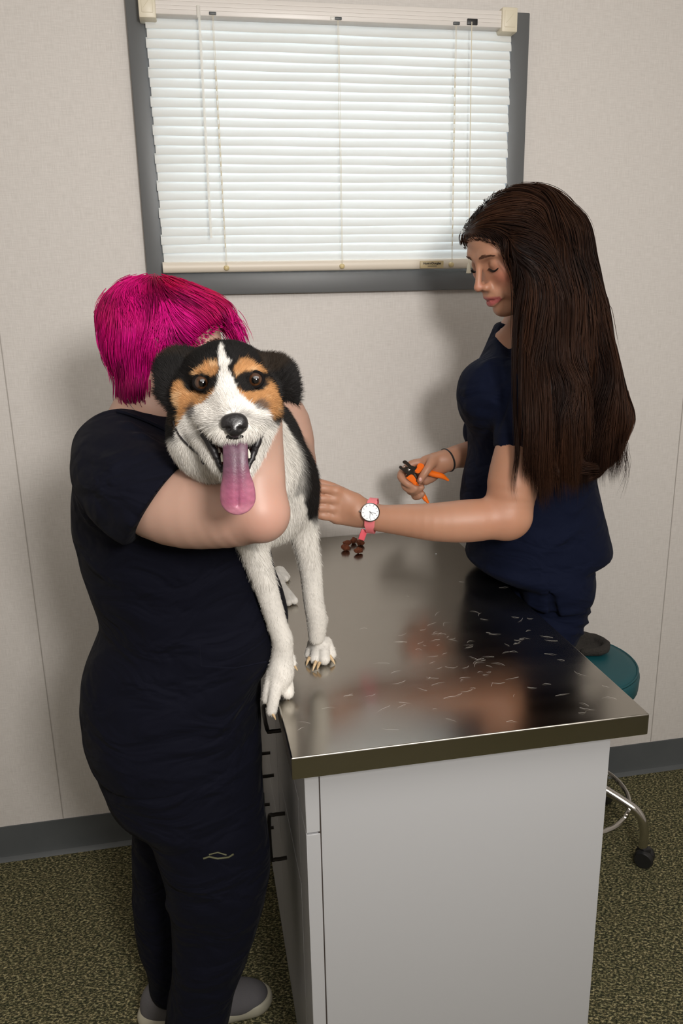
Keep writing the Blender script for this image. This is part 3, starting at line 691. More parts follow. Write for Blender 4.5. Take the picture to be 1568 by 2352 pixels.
V, F = cp.mesh(2); N = vnormals(V, F)
V = folds(V, N, [([P_(320, 1960, 1.3), P_(420, 1990, 1.25), P_(560, 2030, 1.27)], .013, .009), ([P_(400, 2080, 1.35), P_(480, 2110, 1.32), P_(590, 2090, 1.34)], .014, .010), ([P_(410, 2170, 1.38), P_(480, 2190, 1.38), P_(560, 2150, 1.38)], .012, .008),
    ([P_(250, 1780, 1.3), P_(380, 1830, 1.24), P_(520, 1830, 1.26)], .014, .007), ([P_(310, 2050, 1.5), P_(350, 2090, 1.48), P_(390, 2080, 1.46)], .012, .008), ([P_(320, 2170, 1.6), P_(370, 2190, 1.57), P_(400, 2170, 1.55)], .012, .010),
    ([P_(400, 2240, 1.42), P_(470, 2270, 1.4), P_(530, 2230, 1.42)], .010, .008), ([P_(385, 1740, 1.2), P_(390, 1850, 1.24), P_(400, 1950, 1.27)], .006, -.005)])
V = V+N*(wav(V, 22, 8, 6)*0.002+wav(V*[1, 1, 2], 50, 8, 8)*0.0008)[:, None]
trs = link('scrub_trousers', fast_mesh('scrub_trousers', V, F), M['navy'], pk)
q = [PD(x, y, 1.2) for x, y in [(467, 1972), (480, 1968), (500, 1972), (525, 1969), (536, 1962)]]; q = cp.snap(np.array(q), .001, 8); MB().tube(list(q), .0016, 5).build('pocket_logo', pm('olive_thread', (0.05, 0.05, 0.02), 0.7), trs)
q = [PD(x, y, 1.2) for x, y in [(480, 1963), (500, 1958), (520, 1964)]]; q = cp.snap(np.array(q), .001, 8); MB().tube(list(q), .0012, 5).build('pocket_logo', bpy.data.materials['olive_thread'], trs)
# shoes
def shoe(heel, toe_dir, length, parent):
    d = unit(toe_dir); s_ = np.cross([0, 0, 1], d); H = np.array(heel, float)
    c = Clay(np.minimum(H-.08, H+d*length-.08), np.maximum(H+.08, H+d*length+.08)+[0, 0, .06], .0035)
    for f, wd, hg in ((.03, .034, .060), (.08, .036, .050), (.13, .041, .040), (.18, .045, .032), (.225, .040, .028)): c.ell(H+d*f+[0, 0, .022+hg*0.35], (wd*1.25, wd, hg), np.stack([d, s_, [0, 0, 1]], 1), .025)
    c.cone(H+d*.045+[0, 0, .07], H+d*.06+[0, 0, .115], .036, .032, .02)
    Xg, Yg, Zg = np.meshgrid(*c.ax, indexing='ij'); c.D = np.maximum(c.D, (0.020-Zg).astype(np.float32))
    up_ = link('shoe', fast_mesh('shoe', *c.mesh(1)), M['shoe'], parent)
    c2 = Clay(np.minimum(H-.08, H+d*length-.08), np.maximum(H+.08, H+d*length+.08), .0035)
    for f, wd in ((.025, .038), (.07, .038), (.12, .043), (.18, .047), (.235, .042)): c2.ell(H+d*f+[0, 0, .02], (wd*1.2, wd, .034), np.stack([d, s_, [0, 0, 1]], 1), .02)
    Xg, Yg, Zg = np.meshgrid(*c2.ax, indexing='ij'); top = .034+.016*np.clip((0.08-((Xg-H[0])*d[0]+(Yg-H[1])*d[1]))/.08, 0, 1); c2.D = np.maximum(c2.D, np.maximum(-Zg, Zg-top).astype(np.float32))
    link('sole', fast_mesh('sole', *c2.mesh(1)), M['sole'], up_)
    return up_
shoe((-0.385, -0.650, 0), (1, -0.02, 0), .27, pk); shoe((-0.345, -0.865, 0), (0.97, -0.25, 0), .27, pk)
# body: head, neck, arms
PS = 0.94; hO = PD(389, 790, 1.325); hR = frame((0.985, -0.05, -0.20), (0, -1, 0))
cb_ = Clay((-0.42, -1.17, 1.10), (0.07, -0.52, 1.66), 0.0036)
sculpt_head(cb_, hO, hR, .96)
cb_.chain([hO+hR@np.array([-.022, 0, -.06]), PD(345, 905, 1.33), PD(330, 985, 1.34)], [.052, .050, .056], .02)
cb_.cone(PD(330, 1000, 1.34), PD(290, 1050, 1.25), .062, .05, .03)
cb_.chain([sh, PD(400, 1157, 1.125), PD(520, 1168, 1.085), PD(596, 1178, 1.058)], [.054, .0600, .0540, .0390], .012)
cb_.ell(PD(608, 1190, 1.052), (.026, .026, .026), k=.015)
cb_.chain([PD(588, 1168, 1.055), PD(585, 1090, 1.06), PD(595, 1015, 1.09), PD(604, 950, 1.13), PD(590, 925, 1.155)], [.0400, .0405, .0330, .0260, .0235], .012)
sculpt_hand(cb_, PD(588, 922, 1.16), unit(PD(500, 915, 1.20)-PD(588, 922, 1.16)), unit(-FWD), -1, (25, 30, 25), 0.9, thumb=(15, 10))
far = [np.array([-.25, -.62, 1.33]), np.array([-.13, -.60, 1.375]), PY(640, 945, -.58), PY(678, 1000, -.58), PY(690, 1062, -.58)]
cb_.chain(far, [.055, .050, .043, .036, .0290], .012)
cb_.chain([PY(690, 1062, -.58), PY(672, 1020, -.64), PY(650, 980, -.70)], [.030, .026, .022], .01)
V, F = cb_.mesh(1); C = skin_cols(V, (0.465, 0.288, 0.220)); C = paint_head(V, C, hO, hR, 0.4)
# slightly rosier elbow and a warm forearm
d_, _t = seg_dist(V, [PD(640, 1190, 1.0), PD(600, 1210, 1.0)]); C = mixc(C, (0.50, 0.225, 0.17), 0.40*np.exp(-(d_/.055)**2))
link('body', fast_mesh('body', V, F, C), M['skin'], pk)
# hair
def hair_piece(c, O, R, parent, name, seeds, steps, seg, width, dirf, colf, off=0.002, lift=0.0015, messy=0.2, pull=0.15, stop=None):
    V, F = c.mesh(1)
    tri = rng.integers(0, len(F), seeds); w1, w2 = rng.random(seeds)[:, None], rng.random(seeds)[:, None]
    P = V[F[tri, 0]]*(1-w1)*(1-w2)+V[F[tri, 1]]*w1*(1-w2)+V[F[tri, 2]]*w1*w2+V[F[tri, 3]]*(1-w1)*w2
    clump = wav(P, 90, 8, 9); h0 = off+np.abs(rng.normal(size=seeds))*lift; pts = [c.snap(P, h0)]; ln = (0.55+0.65*rng.random(seeds))*seg
    D = dirf((pts[0]-O)@R*1000)@R.T
    for i in range(steps):
        Pn = pts[-1]; q = (Pn-O)@R*1000; nn = c.normal(Pn); d = dirf(q)@R.T
        sw = np.stack([wav(Pn, 70, 6, 11), wav(Pn, 70, 6, 12), wav(Pn, 70, 6, 13)], 1)*messy; d = d+sw*(0.5 if i < 3 else 1)
        d = d-nn*np.sum(d*nn, 1)[:, None]*0.92; D = D*0.45+d/(np.linalg.norm(d, axis=1)[:, None]+1e-9)*0.55; D /= np.linalg.norm(D, axis=1)[:, None]
        ln = ln*(1-stop(q)) if stop is not None and i > 0 else ln; Q = Pn+D*ln[:, None]; v = c.value(Q); tgt = h0*(1+0.0*i); push = np.maximum(tgt-v, 0)+np.where(v > tgt+.004, -(v-tgt-.004)*pull, 0); pts.append(Q+c.normal(Q)*push[:, None])
    pts = np.stack(pts, 1); C = colf((P-O)@R*1000, P)
    SV, SF, SC = ribbons(pts, width*(0.7+0.6*rng.random(seeds)), 0.1, C)
    BC = colf((V-O)@R*1000, V)*0.75
    allV = np.concatenate([V, SV]); allF = np.concatenate([F, SF+len(V)]); allC = np.concatenate([BC, SC])
    return link(name, fast_mesh(name, allV, allF, allC), M['hairv'], parent)
ch = Clay(hO-.16, hO+.16, 0.0035)
def he(f, l, u, a, b, d, k=12, op='add'): ch.ell(hO+hR@(np.array([f, l, u])*PS/1000), (a*PS/1000, b*PS/1000, d*PS/1000), hR, k/1000, op)
he(-22, 0, 30, 96, 84, 76, 0); he(28, 0, 50, 62, 70, 44, 18); he(-46, 0, -5, 58, 70, 60, 20); he(-40, 0, -84, 32, 66, 52, 20); he(-4, 0, 20, 60, 86, 60, 15)
he(62, 0, 56, 34, 55, 32, 12)
he(136, 0, -48, 116, 130, 125, 5, 'sub'); he(80, 0, -132, 84, 130, 62, 8, 'sub')
crown = np.array([-38, 0, 100.])
def pdir(q):
    d = q-crown; d /= np.linalg.norm(d, axis=1)[:, None]+1e-9; top = sstep(10, 70, q[:, 2]); front = sstep(-40, 40, q[:, 0])
    return d*0.8+np.array([1.0, 0, -0.30])*(front*0.9+0.15)[:, None]+np.array([-0.05, 0, -0.9])*(1-front)[:, None]
def pcol(q, P):
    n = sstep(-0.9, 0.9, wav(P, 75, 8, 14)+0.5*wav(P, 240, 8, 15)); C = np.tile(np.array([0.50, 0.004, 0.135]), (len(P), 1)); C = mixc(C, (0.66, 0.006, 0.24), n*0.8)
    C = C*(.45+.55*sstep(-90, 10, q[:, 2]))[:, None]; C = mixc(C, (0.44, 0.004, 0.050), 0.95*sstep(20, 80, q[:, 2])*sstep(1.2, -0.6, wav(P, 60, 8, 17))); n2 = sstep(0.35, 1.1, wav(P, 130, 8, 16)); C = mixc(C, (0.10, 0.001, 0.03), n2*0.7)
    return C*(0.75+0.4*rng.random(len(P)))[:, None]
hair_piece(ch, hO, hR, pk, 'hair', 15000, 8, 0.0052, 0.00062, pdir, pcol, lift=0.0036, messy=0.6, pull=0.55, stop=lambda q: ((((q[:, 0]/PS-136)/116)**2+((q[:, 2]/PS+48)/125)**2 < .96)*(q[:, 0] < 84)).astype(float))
# a few bang strands hanging by the brow
n = 260; st0 = hO+hR@np.array([.088, -.020, .052]); P0 = st0+rng.normal(size=(n, 3))*[.010, .018, .008]
pts = [P0]; Dn = hR@np.array([.75, 0, -.65]); Pn = P0
for i in range(7): Dn_ = Dn*(1-i/7)+np.array([.12, 0, -1.])*(i/7); Pn = Pn+unit(Dn_)*.0062+rng.normal(size=(n, 3))*.0006; pts.append(Pn)
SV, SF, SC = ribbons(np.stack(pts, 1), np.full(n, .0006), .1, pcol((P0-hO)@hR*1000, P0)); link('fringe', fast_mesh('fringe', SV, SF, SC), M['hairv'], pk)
# eyebrow, stud
gl = root('eyeglasses', tuple(hO+hR@np.array([.1, 0, 0])), 'thin rose gold wire glasses worn by the pink haired person', 'glasses')
hp = lambda f, l, u: hO+hR@(np.array([f, l, u])/1000)
for s in (-1, 1):
    MB().tube([hp(101-abs(0)*0, s*33+26*math.cos(a), -4+21*math.sin(a)) for a in np.linspace(0, 2*math.pi, 33)], .0010, 6).build('rim', M['gold_metal'], gl)
    MB().tube([hp(101, s*59, 4), hp(96, s*66, 5), hp(40, s*74, 6), hp(-5, s*78, 8), hp(-22, s*77, -8)], .0009, 6, smooth=3).build('temple', M['gold_metal'], gl)
    MB().lathe([(0, .0004), (.0235, 0), (0, -.0004)], hp(101, s*33, -4), hR[:, 0], 24).build('lens', pm('lens_glass', (0.95, 0.95, 0.97), 0.03, Transmission_Weight=1.0, IOR=1.0) if s < 0 else bpy.data.materials['lens_glass'], gl)
MB().tube([hp(101, -8, 2), hp(103, 0, 5), hp(101, 8, 2)], .0010, 6, smooth=3).build('bridge', M['gold_metal'], gl)
q = [PD(x, y, D_) for x, y, D_ in ((292, 915, 1.25), (300, 932, 1.255), (315, 950, 1.25))]
nk = MB().tube(q, .0007, 5, smooth=4).build('necklace', M['chrome']); tag(nk, 'fine silver chain at the nape of the pink haired person', 'necklace')
for s in (-1, 1):
    n = 140; t = rng.random(n); base = np.stack([84-22*t**2, s*(14+38*t), 20-6*(t-.5)**2*4+rng.normal(size=n)*1.6], 1)
    P0 = cb_.snap(hO+(base/1000)@hR.T, .0005, 3); d = np.stack([-.4*np.ones(n), s*np.ones(n), .35*np.ones(n)], 1)@hR.T
    SV, SF, SC = ribbons(np.stack([P0+d*.002*i for i in range(4)], 1), np.full(n, .0004), .2, np.tile([.10, .04, .03], (n, 1))); link('eyebrow', fast_mesh('eyebrow', SV, SF, SC), M['hairv'], pk)
for s in (-1, 1):
    q = [cb_.snap(np.array([hp(80, s*(18+28*t), -9-4*math.sin(math.pi*t))]), .0006, 4)[0] for t in np.linspace(0, 1, 9)]; MB().tube(q, .0009, 6).build('eyelashes', pm('dark_lash', (0.02, 0.012, 0.01), 0.6) if s < 0 else bpy.data.materials['dark_lash'], pk)
# ------------------------------------------------------------------ person with long brown hair
bp_ = root('person', (0.60, -0.40, 0), 'smiling person with long straight brown hair and navy scrubs reaching across the table', 'person')
bF = np.array([-0.90, -0.20, -0.43]); bR = frame(bF, (0.25, -1, 0))
HS = 1.09; bN = PD(1091, 668, 1.665); bO = bN-bR@np.array([.1115, 0, -.040])*HS
lo, hi = (0.24, -0.72, 0.80), (0.90, -0.16, 1.60)
ct = Clay(lo, hi, 0.0055); YC = -.41
rows = rows_px([(738, 1136, 1300, YC, .070), (770, 1124, 1320, YC, .100), (808, 1108, 1338, YC, .140), (850, 1086, 1350, YC, .165), (895, 1063, 1358, YC, .172), (935, 1060, 1362, YC, .170), (985, 1068, 1362, YC, .158), (1040, 1070, 1362, YC, .150),
                (1090, 1060, 1362, YC, .150), (1135, 1053, 1370, YC, .155), (1160, 1053, 1376, YC, .160), (1210, 1057, 1388, YC, .170), (1260, 1064, 1397, YC, .178), (1295, 1074, 1402, YC, .182)])
zl = rows[-1][0]
rows += [(0.952, .590, YC-.005, .144, .182), (0.932, .604, YC-.008, .130, .182), (0.918, .620, YC-.01, .114, .180)]
rows = [r for i, r in enumerate(rows) if i == 0 or i >= len(rows)-3 or r[0] > 0.96]
ct.stack(rows, 0.0, e=2.15, cap=0.01, slant=lambda X, Y: np.clip((-.41-Y)/.18, 0, 1)*.05*(X > .535))
ct.ell(PY(1115, 905, -.47), (.062, .085, .075), k=.07)                       # bust
bsh = PY(1238, 880, -.545); bel = PY(1178, 1178, -.615)
sl = Clay(lo, hi, 0.0055)
sl.chain([PY(1262, 848, -.47), PY(1238, 890, -.545), PY(1215, 960, -.575), PY(1190, 1075, -.595)], [.062, .066, .064, .061], .02)
nrm = unit(PY(1190, 1075, -.595)-PY(1215, 960, -.575)); p0 = PY(1180, 1028, -.65)
Xg, Yg, Zg = np.meshgrid(*sl.ax, indexing='ij'); hs = ((Xg-p0[0])*nrm[0]+(Yg-p0[1])*nrm[1]+(Zg-p0[2])*nrm[2]).astype(np.float32); sl.D = np.maximum(sl.D, hs)
ins = Clay(lo, hi, 0.0055); ins.chain([PY(1215, 960, -.575), PY(1190, 1110, -.6)], [.055, .055], .01); sl.D = np.maximum(sl.D, -np.maximum(ins.D, -(hs+0.05)))
hh = np.maximum(0.03-np.abs(ct.D-sl.D), 0)/0.03; ct.D = np.minimum(ct.D, sl.D)-hh*hh*0.03*0.25
ct.chain([PY(1180, 900, -.27), PY(1130, 960, -.24), PY(1110, 990, -.23)], [.062, .058, .054], .03)    # far sleeve
ct.ell(PY(1212, 728, YC), (.058, .058, .045), k=.006, op='sub')
ct.cone(PY(1166, 770, -.45), PY(1172, 822, -.50), .022, .004, .008, op='sub')
ct.cone(PY(1256, 1318, -.585), PY(1272, 1410, -.585), .0015, .012, .002, op='sub')
V, F = ct.mesh(2); N = vnormals(V, F); Q_ = lambda x, y, Y=-.58: PY(x, y, Y)
V = folds(V, N, [([Q_(1150, 790, -.5), Q_(1110, 850, -.5), Q_(1070, 900, -.5)], .010, .006), ([Q_(1180, 870), Q_(1130, 920, -.55), Q_(1085, 960, -.5)], .011, .007), ([Q_(1150, 1010), Q_(1110, 960, -.55), Q_(1075, 945, -.5)], .010, .006),
    ([Q_(1165, 850), Q_(1155, 930), Q_(1150, 1000)], .010, -.007), ([Q_(1362, 1150, -.5), Q_(1300, 1180), Q_(1230, 1210)], .011, .008), ([Q_(1375, 1180, -.5), Q_(1310, 1225), Q_(1250, 1270)], .010, .006), ([Q_(1200, 1250), Q_(1150, 1230), Q_(1090, 1210, -.5)], .012, .006),
    ([Q_(1360, 1165, -.45), Q_(1385, 1230, -.45), Q_(1396, 1300, -.45)], .008, .005), ([Q_(1100, 1050, -.5), Q_(1085, 1120, -.5), Q_(1075, 1180, -.5)], .012, .006), ([Q_(1390, 1300, -.5), Q_(1340, 1340), Q_(1290, 1380)], .007, .005), ([Q_(1245, 1230), Q_(1243, 1290), Q_(1240, 1380)], .004, .003),
    ([Q_(1230, 1050), Q_(1300, 1120), Q_(1350, 1140, -.5)], .014, .006)])
V = V+N*(wav(V, 28, 8, 21)*0.0013+wav(V*[1, 1, 2], 55, 8, 22)*0.0006)[:, None]
top2 = link('scrub_top', fast_mesh('scrub_top', V, F), M['navy2'], bp_)
q = ct.snap(np.array([Q_(1143, 1018, -.62), Q_(1165, 1025, -.65), Q_(1200, 1032, -.66), Q_(1215, 1034, -.66)]), .0006, 6); MB().tube(list(q), .0012, 5).build('sleeve_hem', M['navy2'], top2)
for y, a, b in ((1008, 1201, 1211), (1015, 1202, 1213)):
    q = ct.snap(np.array([Q_(x, y+(1.2 if i % 2 else 0), -.66) for i, x in enumerate(np.linspace(a, b, 6))]), .0008, 6); MB().tube(list(q), .0009, 5).build('sleeve_tag', M['white'], top2)
# trousers
cq = Clay((0.44, -0.66, 0.02), (0.82, -0.18, 0.95), 0.006)
cq.stack([(0.935, .628, YC, .102, .160), (0.90, .632, YC, .107, .168), (0.86, .627, YC, .102, .168), (0.82, .614, YC, .091, .165), (0.78, .606, YC, .084, .160)], 0, e=2.15)
for cy in (-.50, -.315):
    cq.stack([(0.83, .615, cy, .078, .075), (0.74, .590, cy, .072, .078), (0.60, .565, cy, .060, .072), (0.45, .562, cy, .052, .064), (0.25, .575, cy, .050, .058), (0.055, .585, cy, .052, .060)], .03, cap=.015)
V, F = cq.mesh(2); N = vnormals(V, F)
V = folds(V, N, [([Q_(1375, 1420, -.45), Q_(1330, 1432), Q_(1285, 1425)], .006, .007), ([Q_(1365, 1400, -.45), Q_(1340, 1408), Q_(1300, 1402)], .006, .006), ([Q_(1360, 1450, -.45), Q_(1330, 1455), Q_(1290, 1450)], .006, .006)])
V = V+N*(wav(V, 30, 8, 23)*0.0012)[:, None]
tr2 = link('scrub_trousers', fast_mesh('scrub_trousers', V, F), M['navy2'], bp_)
q = cq.snap(np.array([Q_(x, 1393) for x in (1244, 1255, 1267)]), .0008, 6); MB().tube(list(q), .0006, 5).build('pocket_stitch', M['white'], tr2)
shoe((0.66, -.50, 0), (-1, -.05, 0), .245, bp_); shoe((0.66, -.315, 0), (-1, .05, 0), .245, bp_)
# body
cb2 = Clay((0.0, -0.76, 0.98), (0.80, -0.16, 1.80), 0.0034)
sculpt_head(cb2, bO, bR, HS)
cb2.chain([bO+bR@np.array([-.025, 0, -.06]), PY(1215, 770, YC), PY(1220, 850, YC)], [.050, .052, .070], .02)
cb2.cone(PY(1180, 780, -.42), PY(1185, 850, -.43), .045, .06, .03)
cb2.chain([bsh, PY(1205, 1010, -.590), PY(1178, 1110, -.605), PY(1172, 1180, -.615)], [.056, .0560, .0540, .0440], .012)
wr = PY(862, 1188, -.545)
cb2.chain([PY(1160, 1188, -.615), PY(1080, 1196, -.605), PY(1000, 1199, -.590), PY(920, 1194, -.565), wr, PY(820, 1172, -.54)], [.0410, .0455, .0410, .0330, .0285, .0280], .02)
cb2.ell(PY(1165, 1190, -.615), (.046, .040, .045), k=.02)
# left hand: back of the hand towards us, four fingers going behind the dog
H_ = lambda x, y, Y=-.535: PY(x, y, Y)
for a, b in (((812, 1150), (775, 1130)), ((810, 1165), (772, 1152)), ((812, 1180), (770, 1172)), ((815, 1190), (772, 1190))): cb2.cone(H_(*a), H_(*b), .0185, .0135, .012)
cb2.cone(H_(835, 1178), H_(800, 1168), .026, .022, .014, (np.array([0, 1, 0]), .7))
for pts, r in (([(772, 1128), (742, 1122), (715, 1124), (696, 1126)], .0098), ([(768, 1147), (735, 1145), (706, 1147), (684, 1149)], .0102), ([(766, 1168), (735, 1166), (708, 1166), (688, 1166)], .0098), ([(768, 1188), (742, 1185), (720, 1180), (703, 1176)], .0092)):
    ys = (-.540, -.545, -.535, -.515); P_l = [H_(x, y, Y) for (x, y), Y in zip(pts, ys)]; cb2.chain(P_l, [r*1.05, r, r*.93, r*.8], .0025, 3)
    cb2.ell(P_l[0], r*1.22, k=.006)
cb2.chain([H_(800, 1140, -.50), H_(760, 1118, -.50), H_(728, 1107, -.50)], [.014, .0105, .0088], .006)     # thumb
# right arm and hand holding the clippers
cpx = lambda cx, cy, Y=-.285: PY(880+cx/7.84, 1020+cy/7.84, Y)
cb2.chain([PY(1190, 900, -.26), PY(1160, 980, -.235), PY(1120, 1040, -.235)], [.050, .045, .040], .012)
cb2.chain([PY(1130, 1035, -.235), PY(1090, 1042, -.25), cpx(1300, 230, -.262), cpx(1130, 300, -.272)], [.039, .036, .0285, .0262], .012)
cb2.chain([cpx(1130, 300, -.272), cpx(960, 330, -.275), cpx(780, 330, -.268)], [.026, .027, .019], .012, flat=((0, 1, 0.2), .8))
cb2.chain([cpx(900, 300, -.285), cpx(830, 400, -.300), cpx(740, 530, -.306), cpx(668, 650, -.304)], [.0150, .0110, .0098, .0085], .004)
cb2.chain([cpx(960, 420, -.262), cpx(860, 560, -.258), cpx(760, 660, -.260)], [.022, .018, .012], .012)
for pts, ys, r in (([(700, 330), (520, 360), (350, 500), (320, 600), (430, 710), (545, 770)], (-.265, -.262, -.266, -.276, -.290, -.292), .0098), ([(700, 420), (520, 520), (385, 680), (400, 770), (500, 830), (590, 800)], (-.255, -.250, -.262, -.274, -.288, -.294), .0096),
                   ([(740, 500), (580, 640), (470, 800), (500, 860), (590, 850), (690, 780)], (-.252, -.248, -.258, -.270, -.286, -.292), .0092), ([(780, 580), (660, 740), (560, 880), (575, 950), (650, 940), (705, 895)], (-.252, -.248, -.256, -.268, -.284, -.288), .0085)):
    cb2.chain([cpx(a, b, Y) for (a, b), Y in zip(pts, ys)], [r*1.1, r*1.08, r*1.03, r, r*.95, r*.85], .003, 3)
V, F = cb2.mesh(1); C = skin_cols(V, (0.445, 0.228, 0.142)); C = paint_head(V, C, bO, bR, 0.55, (0.34, 0.065, 0.075), HS)
for a, b, w_ in ((PY(1120, 1160, -.66), PY(1150, 1200, -.66), .05),): d_, _t = seg_dist(V, [a, b]); C = mixc(C, (0.46, 0.20, 0.12), 0.35*np.exp(-(d_/w_)**2))
d_, _t = seg_dist(V, [cpx(668, 650, -.304), cpx(660, 655, -.306)]); C = mixc(C, (0.52, 0.25, 0.20), 0.5*np.exp(-(d_/.009)**2))
body2 = link('body', fast_mesh('body', V, F, C), M['skin'], bp_)
nail = MB(); p = cb2.snap(np.array([cpx(664, 640, -.315)]), .0003, 6)[0]; nn = cb2.normal(p[None])[0]; nail.ball(p, (.0042, .0016, .0052), 2); nail.build('thumbnail', pm('fingernail', (0.72, 0.42, 0.38), 0.25), bp_)
for s in (-1, 1):
    hp = lambda f, l, u: bO+bR@(np.array([f, l, u])*HS/1000)
    q = [cb2.snap(hp(80, s*(17+30*t), -10-5*math.sin(math.pi*t))[None], .0004, 4)[0] for t in np.linspace(0, 1, 9)]; MB().tube(q, [.0005]+[.0011]*7+[.0005], 6).build('lid_line', bpy.data.materials['dark_lash'], bp_)
    n = 46; t = np.linspace(0, 1, n); P0 = np.array([hp(80, s*(17+30*a), -10-5*math.sin(math.pi*a)) for a in t]); P0 = cb2.snap(P0, .0006, 4); d = np.stack([np.full(n, .7), s*(t-.4)*.9, np.full(n, -.75)], 1)@bR.T
    SV, SF, SC = ribbons(np.stack([P0+d*.0022*i+bR@np.array([0, 0, .00035*i*i]) for i in range(4)], 1), np.full(n, .00030), .2, np.tile([.012, .008, .007], (n, 1))); link('eyelashes', fast_mesh('eyelashes', SV, SF, SC), M['hairv'], bp_)
    n = 300; t = rng.random(n); base = np.stack([np.full(n, 90.), s*(13+40*t), 12+4.5*np.sin(np.pi*np.clip(t*.8+.1, 0, 1))-2*t+rng.normal(size=n)*1.7*(1-.6*t)], 1); P0 = cb2.snap(bO+(base*HS/1000)@bR.T, .0004, 4)
    d = np.stack([-.3*np.ones(n), s*np.ones(n), .25-.4*t], 1)@bR.T; SV, SF, SC = ribbons(np.stack([P0+d*.0022*i for i in range(4)], 1), np.full(n, .00035), .2, np.tile([.12, .055, .035], (n, 1))); link('eyebrow', fast_mesh('eyebrow', SV, SF, SC), M['hairv'], bp_)
# hair: a long straight sheet falling over the near shoulder and the back
cg = Clay((0.34, -0.74, 1.05), (0.86, -0.20, 1.80), 0.004)
HH = 1.055
def hb(f, l, u, a, b, d, k=12, op='add'): cg.ell(bO+bR@(np.array([f, l, u])*HH/1000), (a*HH/1000, b*HH/1000, d*HH/1000), bR, k/1000, op)
hb(-18, 0, 25, 95, 84, 76, 0); hb(-55, 0, -2, 66, 76, 74, 15); hb(33, 0, 34, 61, 72, 49, 15)
HY = -.475
hrows = rows_px([(470, 1200, 1304, -.47, .070), (500, 1195, 1328, -.47, .090), (540, 1195, 1342, -.47, .100), (590, 1200, 1352, -.47, .106), (650, 1215, 1364, -.475, .112), (700, 1225, 1376, -.48, .116), (760, 1230, 1388, -.485, .118), (840, 1235, 1408, -.50, .112), (900, 1240, 1424, -.51, .105), (950, 1245, 1440, -.515, .10),
                 (990, 1250, 1428, -.53, .08), (1030, 1255, 1408, -.545, .055), (1065, 1262, 1380, -.555, .03), (1085, 1270, 1350, -.56, .015)])
hb(116, 0, -34, 90, 120, 96, 6, 'sub'); hb(40, 0, -95, 60, 120, 40, 6, 'sub')
cg.stack(hrows, .035, e=2.3, cap=.05)
nrows = [(492, 1200, 1270, -.535, .020), (520, 1182, 1280, -.553, .026), (555, 1166, 1290, -.574, .030), (580, 1170, 1300, -.582, .031), (610, 1182, 1310, -.588, .032), (645, 1190, 1320, -.594, .033), (685, 1193, 1326, -.600, .035), (760, 1193, 1332, -.602, .036), (820, 1200, 1335, -.612, .036), (870, 1216, 1338, -.636, .034),
         (940, 1230, 1342, -.652, .030), (1000, 1238, 1340, -.660, .024), (1040, 1242, 1330, -.664, .012)]
cg.stack(rows_px(nrows), .020, e=2.5, cap=.025)
def bdir(q):
    top = sstep(50, 112, q[:, 2])[:, None]; side = np.where(q[:, 1] > -8, 1.0, -1.0)
    down = np.array([0, 0, -1.])@bR; fr = sstep(-30, 50, q[:, 0])[:, None]*sstep(-60, 20, q[:, 2])[:, None]
    lat = np.stack([np.full(len(q), -.45), side*1.0, np.zeros(len(q))], 1)
    return lat*top*1.3+down*(1.0-top*0.7)+np.array([-.75, 0, -.1])*fr*1.5
def bcol(q, P):
    n = sstep(-1.0, 1.0, wav(P*[1, 1, .12], 110, 8, 31)); C = np.tile(np.array([0.014, 0.0062, 0.0040]), (len(P), 1)); C = mixc(C, (0.056, 0.023, 0.0115), n*0.75); n2 = sstep(0.2, 1.2, wav(P*[1, 1, .1], 170, 8, 33))
    C = mixc(C, (0.008, 0.0035, 0.003), n2*0.6); return C*(0.8+0.4*rng.random(len(P)))[:, None]
h2 = hair_piece(cg, bO, bR, bp_, 'hair', 15000, 16, 0.0095, 0.00062, bdir, bcol, lift=0.0030, stop=lambda q: ((((q[:, 0]/HH-116)/90)**2+((q[:, 2]/HH+34)/96)**2 < .84)*(q[:, 1] < 66)).astype(float))
# loose ends and a long lock falling over the upper arm
def lock(pts, n, spread, wd, par, name='lock_of_hair', tipsp=1.0):
    P, _ = spline(pts, [1]*len(pts), 8); P = np.array(P); m_ = len(P); t = np.linspace(0, 1, m_)[None, :, None]
    o = rng.normal(size=(n, 1, 3))*spread; o2 = rng.normal(size=(n, 1, 3))*spread*tipsp; cut = 0.75+0.25*rng.random((n, 1, 1))
    idx = np.clip(t*cut*(m_-1), 0, m_-1.001); i0 = idx.astype(int)[..., 0]; f = (idx-idx.astype(int)); B = P[i0]*(1-f)+P[np.minimum(i0+1, m_-1)]*f
    pts_ = B+o*(1-t*.3)+o2*t*t; SV, SF, SC = ribbons(pts_, np.full(n, wd), .1, bcol(None, pts_[:, 0])); return SV, SF, SC
acc = []
acc.append(lock([PY(1212, 600, -.590), PY(1190, 690, -.630), PY(1181, 800, -.655), PY(1183, 950, -.665), PY(1187, 1040, -.675), PY(1180, 1110, -.675), PY(1186, 1160, -.67)], 60, .0022, .00045, bp_))
acc.append(lock([PY(1222, 640, -.590), PY(1200, 740, -.630), PY(1194, 900, -.680), PY(1192, 1010, -.67), PY(1186, 1085, -.675), PY(1178, 1140, -.67)], 36, .0018, .0004, bp_))
for k in range(60):
    x0 = 1206+ (k % 30)*7.4; yb = 1172-0.42*max(0, x0-1240)-(40 if x0 < 1222 else 0)+random.uniform(-60, 14); xb = x0+random.uniform(-6, 16)
    yd = -.675 if x0 < 1325 else -.60
    yd += random.uniform(-.006, .03 if x0 > 1262 else .0); acc.append(lock([PY(1206+(x0-1206)*.62, 760, yd+.085), PY(1206+(x0-1206)*.84, 850, yd+.035), PY(x0+4, 960, yd-.005), PY((x0+xb)/2+random.uniform(-5, 5), (960+yb)/2+30, yd-.01), PY(xb, yb, yd+.01)], 85, .0052, .00045, bp_, tipsp=.8))
